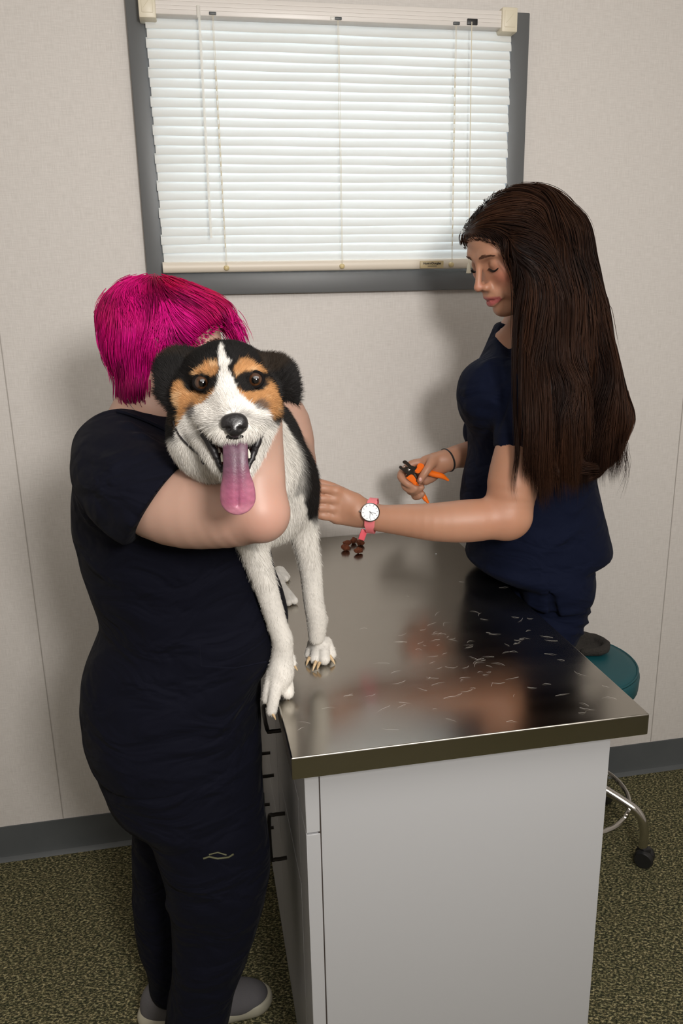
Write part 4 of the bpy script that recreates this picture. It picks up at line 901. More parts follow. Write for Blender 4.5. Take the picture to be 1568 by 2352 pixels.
for k in range(40):
    y0 = 560+k*12; xr = np.interp(y0, [560, 650, 760, 900, 1000], [1348, 1364, 1388, 1424, 1436]); acc.append(lock([PY(xr-14, y0, -.47), PY(xr+3+random.uniform(-2, 4), y0+60, -.47), PY(xr+np.interp(y0, [560, 900, 1000], [22, 22, -20])+random.uniform(-6, 8), y0+130, -.47)], 5, .004, .0003, bp_))
SV = np.concatenate([a[0] for a in acc]); o_ = 0; SFs = []
for a in acc: SFs.append(a[1]+o_); o_ += len(a[0])
link('hair_ends', fast_mesh('hair_ends', SV, np.concatenate(SFs), np.concatenate([a[2] for a in acc])), M['hairv'], h2)

# ------------------------------------------------------------------ what the hands hold and wear
wc = PY(850, 1177, -.5785); wt_ = root('wristwatch', tuple(wc), 'round white faced watch on a pink strap around the near wrist', 'watch')
wn = unit(CAM-wc+np.array([0.0, 0, 0.25])); wax = unit(wr-PY(920, 1194, -.565)); wup = unit(np.cross(wn, wax)); wup = wup if wup[2] > 0 else -wup; wsd = unit(np.cross(wup, wn))
face_c = wc
MB().lathe([(0, -.004), (.0185, -.004), (.0200, -.001), (.0200, .0025), (.0190, .0038), (.0182, .0034), (0, .0030)], face_c, wn, 40).build('case', pm('watch_case', (0.30, 0.29, 0.28), 0.25, 1.0), wt_, ang=30)
dl = MB().lathe([(0, .0034), (.0178, .0034), (.0178, .0030)], face_c, wn, 40).build('dial', M['dial'], wt_)
dark = pm('dark_print', (0.05, 0.05, 0.06), 0.5)
up0 = unit(wup*math.cos(.35)+wsd*math.sin(.35)); sd0 = unit(np.cross(up0, wn))
mb = MB()
for k in range(12):
    a = k*math.pi/6; d = up0*math.cos(a)+sd0*math.sin(a); mb.tube([face_c+wn*.0037+d*.0135, face_c+wn*.0037+d*.0165], .00042, 5)
mb.build('hour_marks', dark, dl)
mb = MB()
for a, l_ in ((1.9, .009), (2.75, .013), (1.35, .012)): d = up0*math.cos(a)+sd0*math.sin(a); mb.tube([face_c+wn*.0042-d*.002, face_c+wn*.0042+d*l_], .0004, 5)
mb.build('watch_hands', dark, dl)
MB().lathe([(0, .002), (.002, .002), (.002, -.002), (0, -.002)], face_c-wsd*.021, wsd, 12).build('crown', bpy.data.materials['watch_case'], wt_)
# strap: a band around the wrist, perpendicular to the forearm
axis_p = PY(850, 1184, -.5430); e1 = unit(wn-wax*(wn@wax)); e2 = unit(np.cross(wax, e1)); R0 = np.linalg.norm((face_c-axis_p)-wax*((face_c-axis_p)@wax))
mb = MB(); nb = 40; ring = []
for i in range(nb+1):
    a = 2*math.pi*i/nb; rd = R0*0.93 if True else R0; c = axis_p+wax*((face_c-axis_p)@wax)+(e1*math.cos(a)*rd+e2*math.sin(a)*rd*1.0); n_ = unit(e1*math.cos(a)+e2*math.sin(a))
    wid = .0088+.002*abs(math.cos(a/2)) if abs(math.cos(a/2)) > .9 else .0085
    ring.append([c-wax*wid-n_*.001, c+wax*wid-n_*.001, c+wax*wid+n_*.0014, c-wax*wid+n_*.0014])
vs = [[mb.bm.verts.new(v) for v in r] for r in ring[:-1]]
for i in range(nb):
    A_, B_ = vs[i], vs[(i+1) % nb]
    for k in range(4): mb.bm.faces.new([A_[k], A_[(k+1) % 4], B_[(k+1) % 4], B_[k]])
mb.build('strap', M['pinkstrap'], wt_, ang=30)
tl = PY(833, 1228, -.555); MB().box(tl-np.array([.007, .002, .012]), tl+np.array([.007, .002, .012]), .0015, rot=Matrix.Rotation(0.35, 3, 'Y')).build('strap_tail', pm('deep_pink_silicone', (0.70, 0.09, 0.12), 0.45), wt_)
# black elastic on the far wrist
ec = cpx(1150, 290, -.270); ax_ = unit(cpx(1300, 230, -.262)-cpx(1130, 300, -.272)); a_ = unit(np.cross(ax_, [0, 1, 0])); b_ = np.cross(ax_, a_)
et = MB().tube([ec+(a_*math.cos(t)+b_*math.sin(t))*.0290 for t in np.linspace(0, 2*math.pi, 41)], .0023, 8).build('hair_tie', M['black']); tag(et, 'black elastic hair tie around the wrist holding the clippers', 'hair tie')
# nail clippers
cr_ = root('nail_clippers', tuple(cpx(480, 470, -.292)), 'orange handled pet nail clippers with dark steel jaws', 'nail clippers')
tk = FWD*.006
def plate(pts, Y, name, mat, th=.006, bev=.0012):
    d = unit(PY(960, 1080, Y)-CAM)*th; mb = MB(); mb.prism([cpx(a, b, Y) for a, b in pts], d); return mb.build(name, mat, cr_, bevel=bev)
plate([(340, 318), (372, 292), (400, 290), (450, 330), (505, 385), (560, 405), (595, 405), (575, 470), (520, 520), (470, 560), (440, 560), (400, 520), (425, 470), (452, 440), (440, 400), (395, 362), (352, 345)], -.294, 'cutting_jaw', M['blade'], .004)
plate([(282, 400), (310, 385), (330, 392), (345, 425), (372, 432), (415, 400), (470, 420), (540, 500), (600, 560), (625, 640), (590, 650), (520, 570), (440, 560), (360, 490), (280, 430)], -.298, 'anvil_jaw', M['blade'], .004)
MB().lathe([(0, .003), (.0022, .0028), (.003, .001), (.003, -.004), (0, -.004)], cpx(462, 465, -.300), unit(CAM-cpx(462, 465, -.300)), 16).build('pivot', M['chrome'], cr_)
MB().ball(cpx(375, 408, -.297), .0022).build('rivet', M['chrome'], cr_)
plate([(605, 370), (650, 345), (700, 345), (735, 370), (740, 420), (700, 480), (640, 525), (600, 530), (560, 490), (575, 465), (610, 440)], -.297, 'handle', M['orange'], .011, .002)
MB().tube([cpx(690, 430, -.288), cpx(800, 500, -.286), cpx(930, 545, -.286), cpx(1060, 580, -.288), cpx(1175, 655, -.290)], [.0075, .0078, .0080, .0068, .0028], 12, smooth=4).build('handle', M['orange'], cr_)
plate([(400, 600), (430, 592), (500, 538), (525, 545), (570, 600), (590, 640), (585, 700), (600, 740), (560, 745), (520, 700), (440, 640)], -.302, 'handle', M['orange'], .011, .002)
MB().tube([cpx(560, 690, -.293), cpx(620, 800, -.280), cpx(700, 900, -.280), cpx(755, 985, -.284), cpx(812, 1062, -.288)], [.0075, .0072, .0070, .0062, .0030], 12, smooth=4).build('handle', M['orange'], cr_)
MB().tube([cpx(560, 530, -.296), cpx(600, 600, -.294), cpx(615, 680, -.292)], .0042, 8).build('spring', M['blade'], cr_)
# ------------------------------------------------------------------ the dog
dg = root('dog', (-0.04, -0.70, TH), 'black white and tan dog standing on the steel table with its tongue out', 'dog')
DH = 0.99
def h(x, y, f=0): return PD(x, y, DH-f/1000.0)
_dn = unit(h(538, 978, 20)-h(514, 800, 20)); _fw = unit(-FWD+0.0*_dn); _dn = unit(_dn-_fw*(_dn@_fw)); dR = np.stack([unit(np.cross(_fw, _dn))*1.0, -_dn, _fw], 1)
if dR[:, 0]@RGT < 0: dR[:, 0] *= -1
dO = h(525, 876, 20)
d_ = Clay((-0.235, -1.315, 0.86), (0.105, -0.29, 1.60), 0.0025)
def de(x, y, f, a, b, c, k=10, op='add', R=None): d_.ell(h(x, y, f), (a/1000, b/1000, c/1000), dR if R is None else R, k/1000, op)
# trunk and neck
fx = ((1, 0, 0), .66)
d_.chain([tuple(PY(620, 1105, -.865)), (-.058, -.76, 1.282), (-.054, -.64, 1.300), (-.052, -.50, 1.295), (-.050, -.40, 1.255)], [.094, .100, .098, .088, .085], .03, 4, fx)
d_.ell(PY(612, 1170, -.89), (.045, .045, .05), k=.04)
d_.chain([h(515, 880, -55), PD(528, 955, 1.085), PD(560, 1030, 1.165), (-.062, -.86, 1.285)], [.052, .060, .068, .070], .03)
d_.chain([PD(470, 945, 1.035), PD(478, 1000, 1.045), PD(515, 1040, 1.075), PD(575, 1100, 1.16)], [.040, .0525, .052, .062], .03)
d_.cone((-.045, -.36, 1.26), (-.06, -.31, 1.16), .018, .010, .02)
# front leg on the viewer's right
L1 = [(670, 1140, -.86), (688, 1195, -.85), (702, 1250, -.845), (713, 1310, -.835), (720, 1380, -.825), (727, 1426, -.815), (727, 1462, -.808)]
d_.chain([PY(*q) for q in L1], [.042, .031, .0222, .0196, .0184, .0184, .0155], .018)
d_.cone(PY(735, 1422, -.80), PY(728, 1434, -.79), .014, .010, .01)
def Z_(x, y, z): return PZ(x, y, TH+z)
d_.ell(Z_(733, 1478, .027), (.0225, .024, .014), k=.014)
for a, b, r in (((720, 1474), (710, 1503), .0100), ((728, 1476), (723, 1513), .0105), ((741, 1476), (745, 1514), .0115), ((750, 1474), (761, 1502), .0100)):
    d_.cone(Z_(*a, .028), Z_(*b, r), r, r*.95, .002)
# front leg on the viewer's left, toes over the table edge
L2 = [(565, 1190, -.93), (578, 1250, -.925), (595, 1300, -.922), (611, 1350, -.920), (626, 1400, -.918), (638, 1440, -.915), (648, 1470, -.910), (648, 1505, -.905), (645, 1545, -.905)]
d_.chain([PY(*q) for q in L2], [.036, .0240, .0210, .0190, .0176, .0170, .0182, .0165, .0190], .018)
d_.chain([PY(648, 1500, -.905), PY(644, 1545, -.905), PY(640, 1572, -.906)], [.0150, .0215, .0175], .010)
d_.chain([Z_(651, 1548, .036), Z_(660, 1572, .024), Z_(661, 1591, .0115)], [.012, .0105, .0108], .0022)
d_.chain([PY(640, 1550, -.912), PY(631, 1592, -.922), PY(624, 1632, -.926)], [.0125, .0104, .0094], .0018)
d_.chain([PY(627, 1545, -.905), PY(616, 1584, -.910), PY(612, 1606, -.910)], [.0115, .0092, .0086], .0018)
d_.cone(Z_(668, 1510, .050), Z_(673, 1524, .044), .0075, .0062, .005)
# hind legs
for P in ([(-.085, -.42, 1.20), (-.10, -.47, 1.08), (-.13, -.42, 1.00), Z_(626, 1320, .028), Z_(650, 1354, .014)], [(-.04, -.40, 1.20), (-.09, -.42, 1.08), (-.12, -.33, 1.00), Z_(618, 1290, .028), Z_(636, 1308, .014)]):
    d_.chain(P, [.055, .030, .016, .0130, .0115], .012)
for a, b, r in (((652, 1350), (676, 1380), .0088), ((650, 1352), (662, 1384), .0085), ((647, 1352), (653, 1380), .008), ((640, 1305), (656, 1329), .0085), ((638, 1308), (648, 1334), .0085), ((645, 1305), (660, 1325), .0075)):
    d_.cone(Z_(*a, .018), Z_(*b, r), r, r, .0015)
# skull
de(516, 862, -42, 57, 41, 56, 0); de(516, 845, -10, 42, 30, 40, 14)
de(432, 915, -22, 24, 28, 34, 18); de(606, 908, -22, 22, 27, 34, 18)
de(474, 862, 10, 18, 15, 20, 14); de(571, 856, 10, 18, 15, 20, 14)
de(528, 905, 18, 31, 27, 40, 16)
d_.chain([h(528, 890, 22), h(533, 930, 48), h(538, 960, 70)], [.026, .0225, .0165], .010)
d_.chain([h(462, 940, 2), h(486, 958, 32), h(512, 985, 62), h(526, 992, 70)], [.0185, .0180, .0155, .0105], .010)
d_.chain([h(604, 930, 4), h(590, 950, 32), h(566, 982, 62), h(552, 990, 70)], [.0175, .0180, .0155, .0105], .010)
de(538, 1000, 68, 14, 6, 9, 6)
for x, y in ((464, 880), (586, 873)): de(x, y, 36, 10, 8, 10, 7, 'sub')
# lower jaw and throat
d_.chain([h(455, 962, -12), h(480, 1010, 6), h(508, 1058, 24), h(532, 1092, 34)], [.0200, .0175, .0135, .0110], .012)
d_.chain([h(610, 952, -12), h(592, 1000, 4), h(574, 1050, 22), h(552, 1090, 34)], [.0185, .0160, .0130, .0110], .012)
de(522, 1040, -22, 28, 34, 30, 16)
d_.ell(h(538, 1030, 32), (.0215, .036, .034), dR, .006, 'sub')
# ears: soft flaps hinged high on the skull
fl = (_fw, .42)
d_.chain([h(440, 830, -34), h(412, 828, -30), h(388, 845, -22), h(380, 885, -12), h(390, 912, -10), h(402, 938, -14)], [.017, .0185, .0185, .0165, .0120, .0055], .008, 4, fl)
d_.chain([h(604, 838, -34), h(630, 840, -28), h(650, 858, -20), h(662, 884, -12), h(673, 905, -10), h(683, 926, -12)], [.015, .0165, .0180, .0145, .0095, .0035], .008, 4, fl)
d_.chain([h(615, 850, -26), h(640, 880, -18), h(662, 900, -14)], [.016, .015, .008], .008, 4, fl)
V, F = d_.mesh(1)
# coat pattern in the dog's own coordinates
def loc(x, y, f): return (h(x, y, f)-dO)@dR*1000
def poly_w(pts, Y): xs = np.array([loc(*p)[0] for p in pts]); ys = np.array([loc(*p)[1] for p in pts]); o = np.argsort(ys); return np.interp(Y, ys[o], xs[o])
BLK = np.array([.0075, .0065, .0062]); WHT = np.array([.74, .71, .665]); TAN = np.array([.47, .235, .092])
def coat(P, jit=0.0):
    q = (P-dO)@dR*1000; n = len(P)
    if jit: q = q+rng.normal(size=(n, 3))*jit
    x, y, z = q[:, 0], q[:, 1], q[:, 2]; ns = wav(P, 260, 8, 41)*.8+wav(P, 600, 8, 42)*.5; C = np.tile(BLK, (n, 1))
    G = lambda p, rx, ry, rot=0: (lambda c: np.sqrt((((x-c[0])*math.cos(rot)+(y-c[1])*math.sin(rot))/rx)**2+((-(x-c[0])*math.sin(rot)+(y-c[1])*math.cos(rot))/ry)**2))(loc(*p))
    head = sstep(-95, -62, z)*sstep(-64, -50, y)          # 1 on the head
    tan = np.zeros(n)
    for p, rx, ry, rot in (((483, 846, 30), 11, 7.5, .3), ((492, 856, 32), 6.5, 8.5, 0), ((458, 853, 26), 10, 3.4, .3), ((563, 840, 30), 10.5, 8, -.25), ((549, 856, 32), 5.5, 11, 0), ((585, 845, 26), 11, 4, -.3)):
        tan = np.maximum(tan, sstep(1.18, .78, G(p, rx, ry, rot)+ns*.10))
    for p, rx, ry, rot in (((420, 925, 0), 15, 23, 0), ((455, 918, 20), 20, 12, -.3), ((482, 918, 28), 15, 10, .2), ((578, 915, 26), 15, 11, -.3), ((605, 905, 15), 15, 19, 0), ((618, 925, 0), 13, 22, 0), ((425, 955, -5), 14, 18, .3)):
        tan = np.maximum(tan, sstep(1.18, .80, G(p, rx, ry, rot)+ns*.10))
    ring = np.zeros(n)
    for p, rx, ry, rot in (((464, 881, 30), 13, 11.5, 0), ((478, 893, 30), 13, 9, -.2), ((492, 882, 32), 7, 5, 0), ((586, 875, 30), 12.5, 11.5, 0), ((570, 890, 30), 10, 9, .2), ((560, 878, 30), 6, 8, 0), ((440, 888, 15), 9, 7, 0)):
        ring = np.maximum(ring, sstep(1.2, .82, G(p, rx, ry, rot)+ns*.09))
    C = mixc(C, TAN, tan*head); C = mixc(C, (.60, .42, .24), .5*tan*head*sstep(0.2, 1.0, ns)); C = mixc(C, BLK, ring*head*(1-.0))
    # blaze and muzzle
    Lx = poly_w([(511, 796, -5), (506, 815, 8), (506, 836, 20), (509, 862, 28), (507, 888, 34), (492, 913, 40), (468, 930, 34), (440, 945, 12), (425, 962, 0), (405, 990, -10), (405, 1100, 0)], y)
    Rx = poly_w([(513, 796, -5), (521, 815, 8), (527, 836, 20), (531, 862, 28), (543, 888, 36), (558, 913, 42), (574, 930, 36), (602, 942, 12), (622, 962, 0), (640, 990, -10), (640, 1100, 0)], y)
    ytop = loc(511, 796, -5)[1]; edge = 1.3+ns*.8
    wh = sstep(-edge, 1.2, x-Lx+ns*.7)*sstep(-edge, 1.2, Rx-x+ns*.7)*sstep(ytop+2, ytop-3, y+ns); C = mixc(C, WHT, wh*head)
    # grey shading of the lip line and whisker pad, mouth corners
    for p, rx, ry in (((538, 957, 90), 12.5, 7), ((538, 1000, 80), 17, 6)): C = mixc(C, (.09, .082, .085), .85*sstep(1.25, .55, G(p, rx, ry)+ns*.1)*sstep(30, 55, z)*head)
    for p in ((447, 947, 10), (606, 942, 10)): C = mixc(C, (.06, .052, .052), .8*sstep(1.3, .5, G(p, 8, 9)+ns*.1)*(z > -15)*head)
    # body: white with a black saddle that reaches down the flank
    nb = wav(P, 70, 8, 43)*.006+wav(P, 300, 8, 44)*.002; X, Y, Z = P[:, 0], P[:, 1]+nb, P[:, 2]+nb
    yb = np.interp(Z, [1.12, 1.16, 1.24, 1.33, 1.40], [-.70, -.78, -.83, -.86, -.90]); sad = sstep(-.006, .006, Y-yb)*sstep(1.115, 1.13, Z); xb = np.interp(Z, [1.20, 1.240, 1.27, 1.31, 1.345, 1.37], [.055, .040, .031, .012, -.01, -.06]); sad = np.maximum(sad, sstep(-.003, .004, np.abs(X+.059)-xb+nb)*sstep(1.20, 1.23, Z)*sstep(-.98, -.93, Y))
    neckb = sstep(0, .02, (P-dO)@(-dR[:, 2])-.085-.0)*sstep(1.44, 1.46, Z); sad = np.maximum(sad, neckb)
    B = np.tile(WHT, (n, 1))*np.array([.97, .97, .96]); B = mixc(B, BLK, sad); C = C*head[:, None]+B*(1-head)[:, None]
    # ears
    ear = np.zeros(n)
    for ch_, r in (([h(425, 818, -30), h(388, 845, -22), h(380, 885, -12), h(402, 938, -14)], .026), ([h(612, 822, -30), h(652, 846, -20), h(662, 875, -12), h(684, 924, -12)], .027)):
        dd, _ = seg_dist(P, ch_); ear = np.maximum(ear, sstep(r-.003, r-.007, dd)*(z < 3))
    keep = (tan > .5)*(np.abs(x) < 55); C = mixc(C, BLK, ear*(1-keep)); C = mixc(C, (.040, .025, .013), .4*ear*(1-keep)*sstep(.4, 1.1, wav(P, 90, 8, 46)))
    # inside of the mouth
    mi = (np.abs((P-h(538, 1030, 32))@dR)/np.array([.0225, .037, .035])); mo = sstep(1.06, .97, np.sqrt((mi**2).sum(1)))*(y < -52); C = mixc(C, (.16, .035, .035), mo)
    # pink skin between the toes, darker pads
    return np.clip(C*(1+.05*ns)[:, None], 0.003, 1)
C = coat(V); link('body', fast_mesh('body', V, F, C), M['fur'], dg)
# short coat
def fur(nn, region, ln, wd, name, lay=0.28, seed=0):
    a = V[F]; ar = np.linalg.norm(np.cross(a[:, 2]-a[:, 0], a[:, 3]-a[:, 1]), axis=1); ce = a.mean(1); wgt = ar*region(ce); wgt /= wgt.sum(); tri = rng.choice(len(F), nn, p=wgt)
    w1, w2 = rng.random(nn)[:, None], rng.random(nn)[:, None]; P = V[F[tri, 0]]*(1-w1)*(1-w2)+V[F[tri, 1]]*w1*(1-w2)+V[F[tri, 2]]*w1*w2+V[F[tri, 3]]*(1-w1)*w2
    N = d_.normal(P); q = (P-dO)@dR*1000; hd = (sstep(-95, -62, q[:, 2])*sstep(-75, -50, q[:, 1]))[:, None]
    nose_ = loc(536, 955, 80); dh = q-nose_; dh = dh/np.linalg.norm(dh, axis=1)[:, None]+np.array([0, -.1, -.5]); dh = dh@dR.T; db = np.stack([np.zeros(nn), .35*np.ones(nn), -1.0*np.ones(nn)], 1); D = dh*hd+db*(1-hd)
    D = D+np.stack([wav(P, 50, 6, 51), wav(P, 50, 6, 52), wav(P, 50, 6, 53)], 1)*.22; D = D-N*np.sum(D*N, 1)[:, None]; D /= np.linalg.norm(D, axis=1)[:, None]+1e-9
    D = D*(1-lay)+N*lay+rng.normal(size=(nn, 3))*.09; D /= np.linalg.norm(D, axis=1)[:, None]; L = ln(P, q)*(.6+.7*rng.random(nn)); C = coat(P, .5)*(.82+.36*rng.random(nn))[:, None]
    p0 = P-N*.0004; p1 = P+D*(L*.5)[:, None]; D2 = D-N*(lay*.7); p2 = p1+D2/np.linalg.norm(D2, axis=1)[:, None]*(L*.5)[:, None]
    s_ = np.cross(D, N+rng.normal(size=(nn, 3))*.3); s_ = s_/np.linalg.norm(s_, axis=1)[:, None]*wd
    VV = np.stack([p0-s_, p0+s_, p1+s_*.7, p1-s_*.7, p2+s_*.12, p2-s_*.12], 1).reshape(-1, 3); b = np.arange(nn)*6; FF = np.concatenate([np.stack([b, b+1, b+2, b+3], 1), np.stack([b+3, b+2, b+4, b+5], 1)])
    return VV, FF, np.repeat(C, 6, 0)
def headreg(c): q = (c-dO)@dR*1000; mi = (np.abs((c-h(538, 1030, 32))@dR)/np.array([.023, .038, .036])); return ((q[:, 2] > -75)*(q[:, 1] > -120)*(c[:, 1] < -1.0)*(c[:, 2] > 1.30)*((mi**2).sum(1) > 1.08)*(np.linalg.norm((c-h(538, 977, 84))@dR/np.array([.0165, .0150, .02]), axis=1) > 1)).astype(float)
def hlen(P, q):
    L = np.full(len(P), .0062); L = np.where(q[:, 2] > 35, .0032, L); L = np.where(q[:, 1] < -45, .011, L); L = np.where((q[:, 1] < -25)*(np.abs(q[:, 0]) > 48), .011, L); L = np.where((q[:, 2] < -20)*(np.abs(q[:, 0]) > 60), .009, L)
    for x, y in ((464, 880), (586, 873)): c = loc(x, y, 30); dd = np.hypot(q[:, 0]-c[0], q[:, 1]-c[1]); L = L*sstep(5, 20, dd)*.8+.0012
    return L
A = fur(90000, headreg, hlen, .00017, 'fur'); B = fur(75000, lambda c: (1-headreg(c))*(c[:, 1] < -.6)*1.0+.15, lambda P, q: np.where(P[:, 2] < 1.13, .0045, .010), .00020, 'fur')
o_ = len(A[0]); fo = link('fur', fast_mesh('fur', np.concatenate([A[0], B[0]]), np.concatenate([A[1], B[1]+o_]), np.concatenate([A[2], B[2]])), M['fur'], dg); fo['kind'] = 'stuff'
# nose leather
nz = Clay(h(538, 978, 88)-.035, h(538, 978, 88)+.035, .0009)
def ne(x, y, f, a, b, c, k=4, op='add'): nz.ell(h(x, y, f), (a/1000, b/1000, c/1000), dR, k/1000, op)
ne(538, 967, 84, 13.6, 9.5, 10, 0); ne(538, 984, 86, 9.5, 10.5, 9.5, 5); ne(522, 974, 84, 8.0, 9.5, 9, 4); ne(554, 974, 84, 8.0, 9.5, 9, 4)
for x, dx in ((524, -1), (553, 1)):
    ne(x, 985, 95, 3.6, 2.7, 5, 2, 'sub'); nz.cone(h(x+dx*5, 986, 92), h(x+dx*12, 989, 85), .0016, .0016, .002, op='sub')
nz.cone(h(538.5, 990, 96), h(539, 1006, 92), .0008, .0008, .001, op='sub')
link('nose', fast_mesh('nose', *nz.mesh(1)), M['wet'], dg)
# eyes
for x, y, gx in ((464, 880, 3.0), (586, 873, -1.0)):
    c = h(x, y, 22); me_ = bmesh.new(); bmesh.ops.create_uvsphere(me_, u_segments=64, v_segments=48, radius=.0103); mm = bpy.data.meshes.new('eye'); me_.to_mesh(mm); me_.free()
    vv = np.zeros(len(mm.vertices)*3); mm.vertices.foreach_get('co', vv); vv = vv.reshape(-1, 3); look = unit(CAM-c+RGT*gx*.01); ang = np.degrees(np.arccos(np.clip(vv@look/.0103, -1, 1)))
    cc = np.tile([.022, .016, .014], (len(vv), 1)); cc = mixc(cc, (.030, .012, .005), sstep(62, 56, ang)); cc = mixc(cc, (.012, .005, .003), sstep(48, 40, ang)*.5+0*ang); cc = mixc(cc, (.06, .023, .009), sstep(54, 40, ang)*.8); cc = mixc(cc, (.001, .001, .001), sstep(29, 25, ang))
    a = mm.color_attributes.new('Col', 'FLOAT_COLOR', 'POINT'); c4 = np.ones((len(vv), 4), np.float32); c4[:, :3] = cc; a.data.foreach_set('color', c4.ravel())
    for p in mm.polygons: p.use_smooth = True
    mm.transform(Matrix.Translation(c)); link('eye', mm, M['eye'], dg)
    tl = 0.12 if x < 500 else -0.12; ring = []
    for t in np.linspace(0, 2*math.pi, 41): ex, ey = 10.0*math.cos(t), 9.1*math.sin(t)-0.5*math.cos(t)*(1 if x < 500 else -1); ring.append(c+dR@(np.array([ex, ey, 3.2+1.2*abs(math.sin(t))])/1000))
    MB().tube(ring, .0022, 10).build('eyelid', M['lid'], dg)
# lips, teeth, tongue
for pts in ([(447, 952, 24), (458, 974, 32), (471, 1000, 36), (486, 1028, 38), (499, 1055, 41), (509, 1082, 43)], [(612, 946, 22), (607, 966, 28), (600, 990, 32), (589, 1020, 36), (579, 1048, 40), (570, 1075, 43)]):
    P, R = spline([h(*p) for p in pts], [.0022, .0034, .0044, .0046, .0040, .0028], 6); P = np.array(P)+rng.normal(size=(len(P), 3))*.0006; MB().tube(list(P), [r*(1+.07*math.sin(i*2.3)) for i, r in enumerate(R)], 10).build('lip', M['lip'], dg)
for pts in ([(468, 962, 26), (490, 985, 48), (514, 1000, 72), (538, 1004, 82), (562, 998, 72), (586, 972, 48), (600, 955, 26)],): MB().tube([h(*p) for p in pts], [.0015, .0022, .0026, .0026, .0026, .0022, .0015], 8, smooth=4).build('lip', M['lip'], dg)
for x, y, f, L, r in ((511, 1056, 44, 9, 2.2), (573, 1048, 42, 9, 2.2), (503, 1036, 36, 4, 1.8), (582, 1030, 34, 4, 1.8), (496, 1018, 30, 4, 2), (590, 1008, 28, 4, 2)):
    c = h(x, y, f); u_ = unit(dR[:, 1]+dR[:, 2]*.3); MB().tube([c-u_*.002, c+u_*L*.0005, c+u_*L*.001], [r/1000, r*.75/1000, .0003], 8).build('tooth', M['tooth'], dg)
tg = Clay(h(546, 1085, 60)-[.045, .05, .07], h(546, 1085, 60)+[.045, .05, .07], .0012)
tn = (unit(_fw+dR[:, 1]*.15), .34)
tg.chain([h(540, 1000, 30), h(539, 1008, 58), h(540, 1028, 70), h(541, 1062, 72), h(543, 1098, 68), h(545, 1122, 63), h(546, 1142, 58)], [.0155, .0155, .0148, .0148, .0168, .0200, .0212], .004, 5, tn)
tg.chain([h(539, 1005, 64), h(541, 1030, 78), h(543, 1070, 79.5), h(545, 1110, 75), h(546, 1160, 66)], [.0008, .0010, .0010, .0008, .0004], .006, 5, op='sub')
TV, TF = tg.mesh(2); q = (TV-dO)@dR*1000; y0_, y1_ = loc(540, 1010, 60)[1], loc(546, 1175, 60)[1]; t = np.clip((q[:, 1]-y0_)/(y1_-y0_), 0, 1); TC = np.tile([.135, .060, .095], (len(TV), 1)); TC = mixc(TC, (.40, .115, .20), sstep(.30, .85, t)); TC = mixc(TC, (.60, .26, .33), .7*sstep(.85, 1.0, t))
xe = np.abs(q[:, 0]-np.interp(t, [0, 1], [loc(540, 1010, 60)[0], loc(546, 1175, 60)[0]])); TC = mixc(TC, (.50, .18, .26), .5*sstep(10, 17, xe)*sstep(.3, .7, t)); TC *= (.80+.06*wav(TV, 900, 8, 61))[:, None]
link('tongue', fast_mesh('tongue', TV, TF, np.clip(TC, .01, 1)), M['tongue'], dg)
# claws
def claw(a, b, r=.0032): a, b = np.array(a), np.array(b); m_ = (a+b)/2+[0, 0, .0012]; MB().tube([a-(b-a)*.25, m_, b], [r, r*.8, r*.25], 8, smooth=3).build('claw', M['claw'], dg)
for a, b in (((709, 1513), (703, 1529)), ((724, 1523), (718, 1541)), ((733, 1524), (728, 1539)), ((759, 1510), (769, 1526))): claw(Z_(*a, .012), Z_(*b, .0015))
claw(Z_(653, 1591, .010), Z_(662, 1606, .001)); claw(PY(625, 1638, -.932), PY(633, 1653, -.938), .003); claw(PY(612, 1612, -.914), PY(616, 1626, -.918), .0028); claw(Z_(673, 1528, .040), Z_(683, 1540, .036))
for a, b in (((674, 1378), (681, 1388)), ((662, 1382), (670, 1390)), ((652, 1376), (657, 1388)), ((657, 1327), (660, 1337))): claw(Z_(*a, .009), Z_(*b, .001), .002)
# whiskers
for sx, bx in ((-1, 505), (1, 573)):
    mb = MB()
    for k in range(7):
        a = h(bx+sx*random.uniform(-4, 12), 968+random.uniform(-8, 14), 66); d = RGT*sx*random.uniform(.5, 1)+UPV*random.uniform(-.7, .1)-FWD*random.uniform(-.1, .3); mb.tube([a, a+d*.012, a+d*.026-UPV*.003], [.00018, .00014, .00006], 4)
    mb.build('whiskers', M['hairstray'], dg)
# collar cord
vis = d_.snap(np.array([PD(x, y, 1.0) for x, y in ((400, 968), (408, 988), (422, 1006), (440, 1022), (462, 1034), (484, 1042), (505, 1046))]), .0022, 8)
bk = d_.snap(np.array([PD(560, 1010, 1.05), PD(620, 950, 1.10), PD(610, 880, 1.20), PD(520, 860, 1.20), PD(430, 890, 1.12)]), .002, 8)
co = MB().tube(list(vis)+list(bk)+[vis[0]], .0013, 6, smooth=4).build('collar', M['lip']); tag(co, 'thin dark cord collar around the neck of the dog', 'collar')
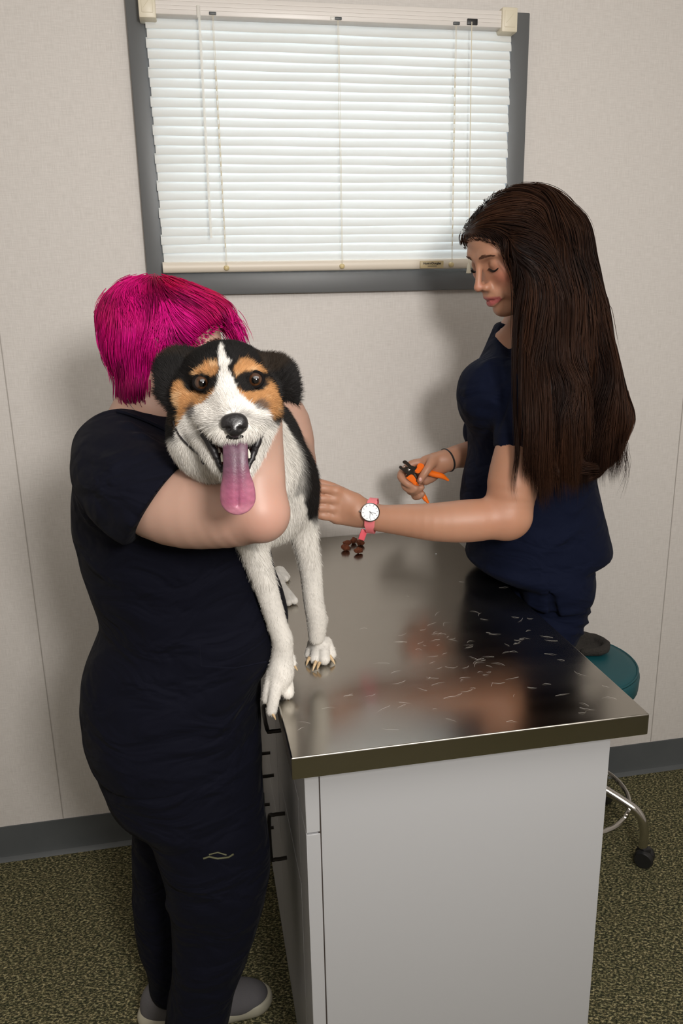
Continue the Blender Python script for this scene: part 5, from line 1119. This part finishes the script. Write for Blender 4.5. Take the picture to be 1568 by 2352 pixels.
# ------------------------------------------------------------------ small things on the table and stool
lay_ = [((797, 1248), 'brown crumbly dog treat leftmost of the pile on the steel table', .4), ((812, 1242), 'brown crumbly dog treat at the back of the pile on the steel table', 1.2),
        ((828, 1246), 'brown crumbly dog treat at the right side of the pile, under the watch strap', 2.2), ((793, 1258), 'brown crumbly dog treat in front of the pile, at its left', 2.6), ((823, 1265), 'brown crumbly dog treat lying apart, nearest to us of all treats', .2)]
for (x, y), lb, a in lay_:
    c = PZ(x, y, TH+.008); k_ = Clay(c-.022, c+.022, .0009); k_.ell(c, (.0125, .0078, .0078), np.array(Matrix.Rotation(a, 3, 'Z')), 0)
    for i in range(16): dv = rng.normal(size=3); dv /= np.linalg.norm(dv); p_ = c+np.array(Matrix.Rotation(a, 3, 'Z'))@(dv*[.0115, .0070, .0068]); k_.ell(p_, rng.uniform(.0016, .0034), k=.0012)
    Vk, Fk = k_.mesh(0); Vk[:, 2] += TH+.0002-Vk[:, 2].min(); tag(link('dog_treat', fast_mesh('dog_treat', Vk, Fk), M['kibble']), lb, 'treat', 'treats on the steel table')
c = PZ(1001, 1273, TH); tag(MB().ball((c[0], c[1], TH+.0012), (.002, .0015, .0012), 2).build('white_crumb', M['dial']), 'tiny white crumb alone on the steel top', 'crumb')
# shed hairs on the steel
n = 105; px = []
while len(px) < n:
    u_, v_ = random.random(), random.random()
    x, y = (random.gauss(1090, 130), random.gauss(1500, 70)) if u_ < .72 else (random.uniform(680, 1400), random.uniform(1400, 1720))
    p = PZ(x, y, TH)
    if TX0+.02 < p[0] < TX1-.02 and -TD+.02 < p[1] < -.1: px.append(p)
mb_pts = []
for p in px:
    a = random.gauss(0, .55)+(math.pi if random.random() < .5 else 0); L = random.uniform(.010, .034)*(.7+.3*random.random()); cv = random.gauss(0, 1.1); d = np.array([math.cos(a), math.sin(a), 0]); s_ = np.array([-d[1], d[0], 0])
    mb_pts.append([p+d*L*t+s_*L*cv*(t*t-t)*.5+[0, 0, .0004+.0012*math.sin(math.pi*t)*random.random()] for t in np.linspace(0, 1, 7)])
SV, SF, _ = ribbons(np.array(mb_pts), np.full(n, .00013), .3, None)
o = link('shed_fur', fast_mesh('shed_fur', SV, SF), M['hairstray']); tag(o, 'pale shed dog hairs scattered over the steel table top', 'fur', kind='stuff')
# black fleece on the stool
fc = PZ(1350, 1492, SZ); hs_ = .62; fz = Clay(fc-[.11, .12, .03], fc+[.13, .14, .10], .003)
fz.chain([fc+np.array(v)*hs_ for v in ([-.05, -.06, .022], [.03, -.075, .028], [.075, -.02, .030], [.06, .05, .030], [-.01, .08, .036], [-.06, .04, .03])], [.012, .013, .014, .013, .015, .015], .012)
fz.ell(fc+[0, 0, .007], (.047, .049, .009), k=.008)
Vf, Ff = fz.mesh(1); Nf = vnormals(Vf, Ff); Vf = Vf+Nf*(wav(Vf, 160, 8, 71)*.0012+wav(Vf, 45, 8, 72)*.002)[:, None]; Vf[:, 2] = np.maximum(Vf[:, 2], SZ+.0005)
tag(link('fleece_hat', fast_mesh('fleece_hat', Vf, Ff), M['fleece']), 'crumpled black fleece hat lying on the teal stool', 'hat')
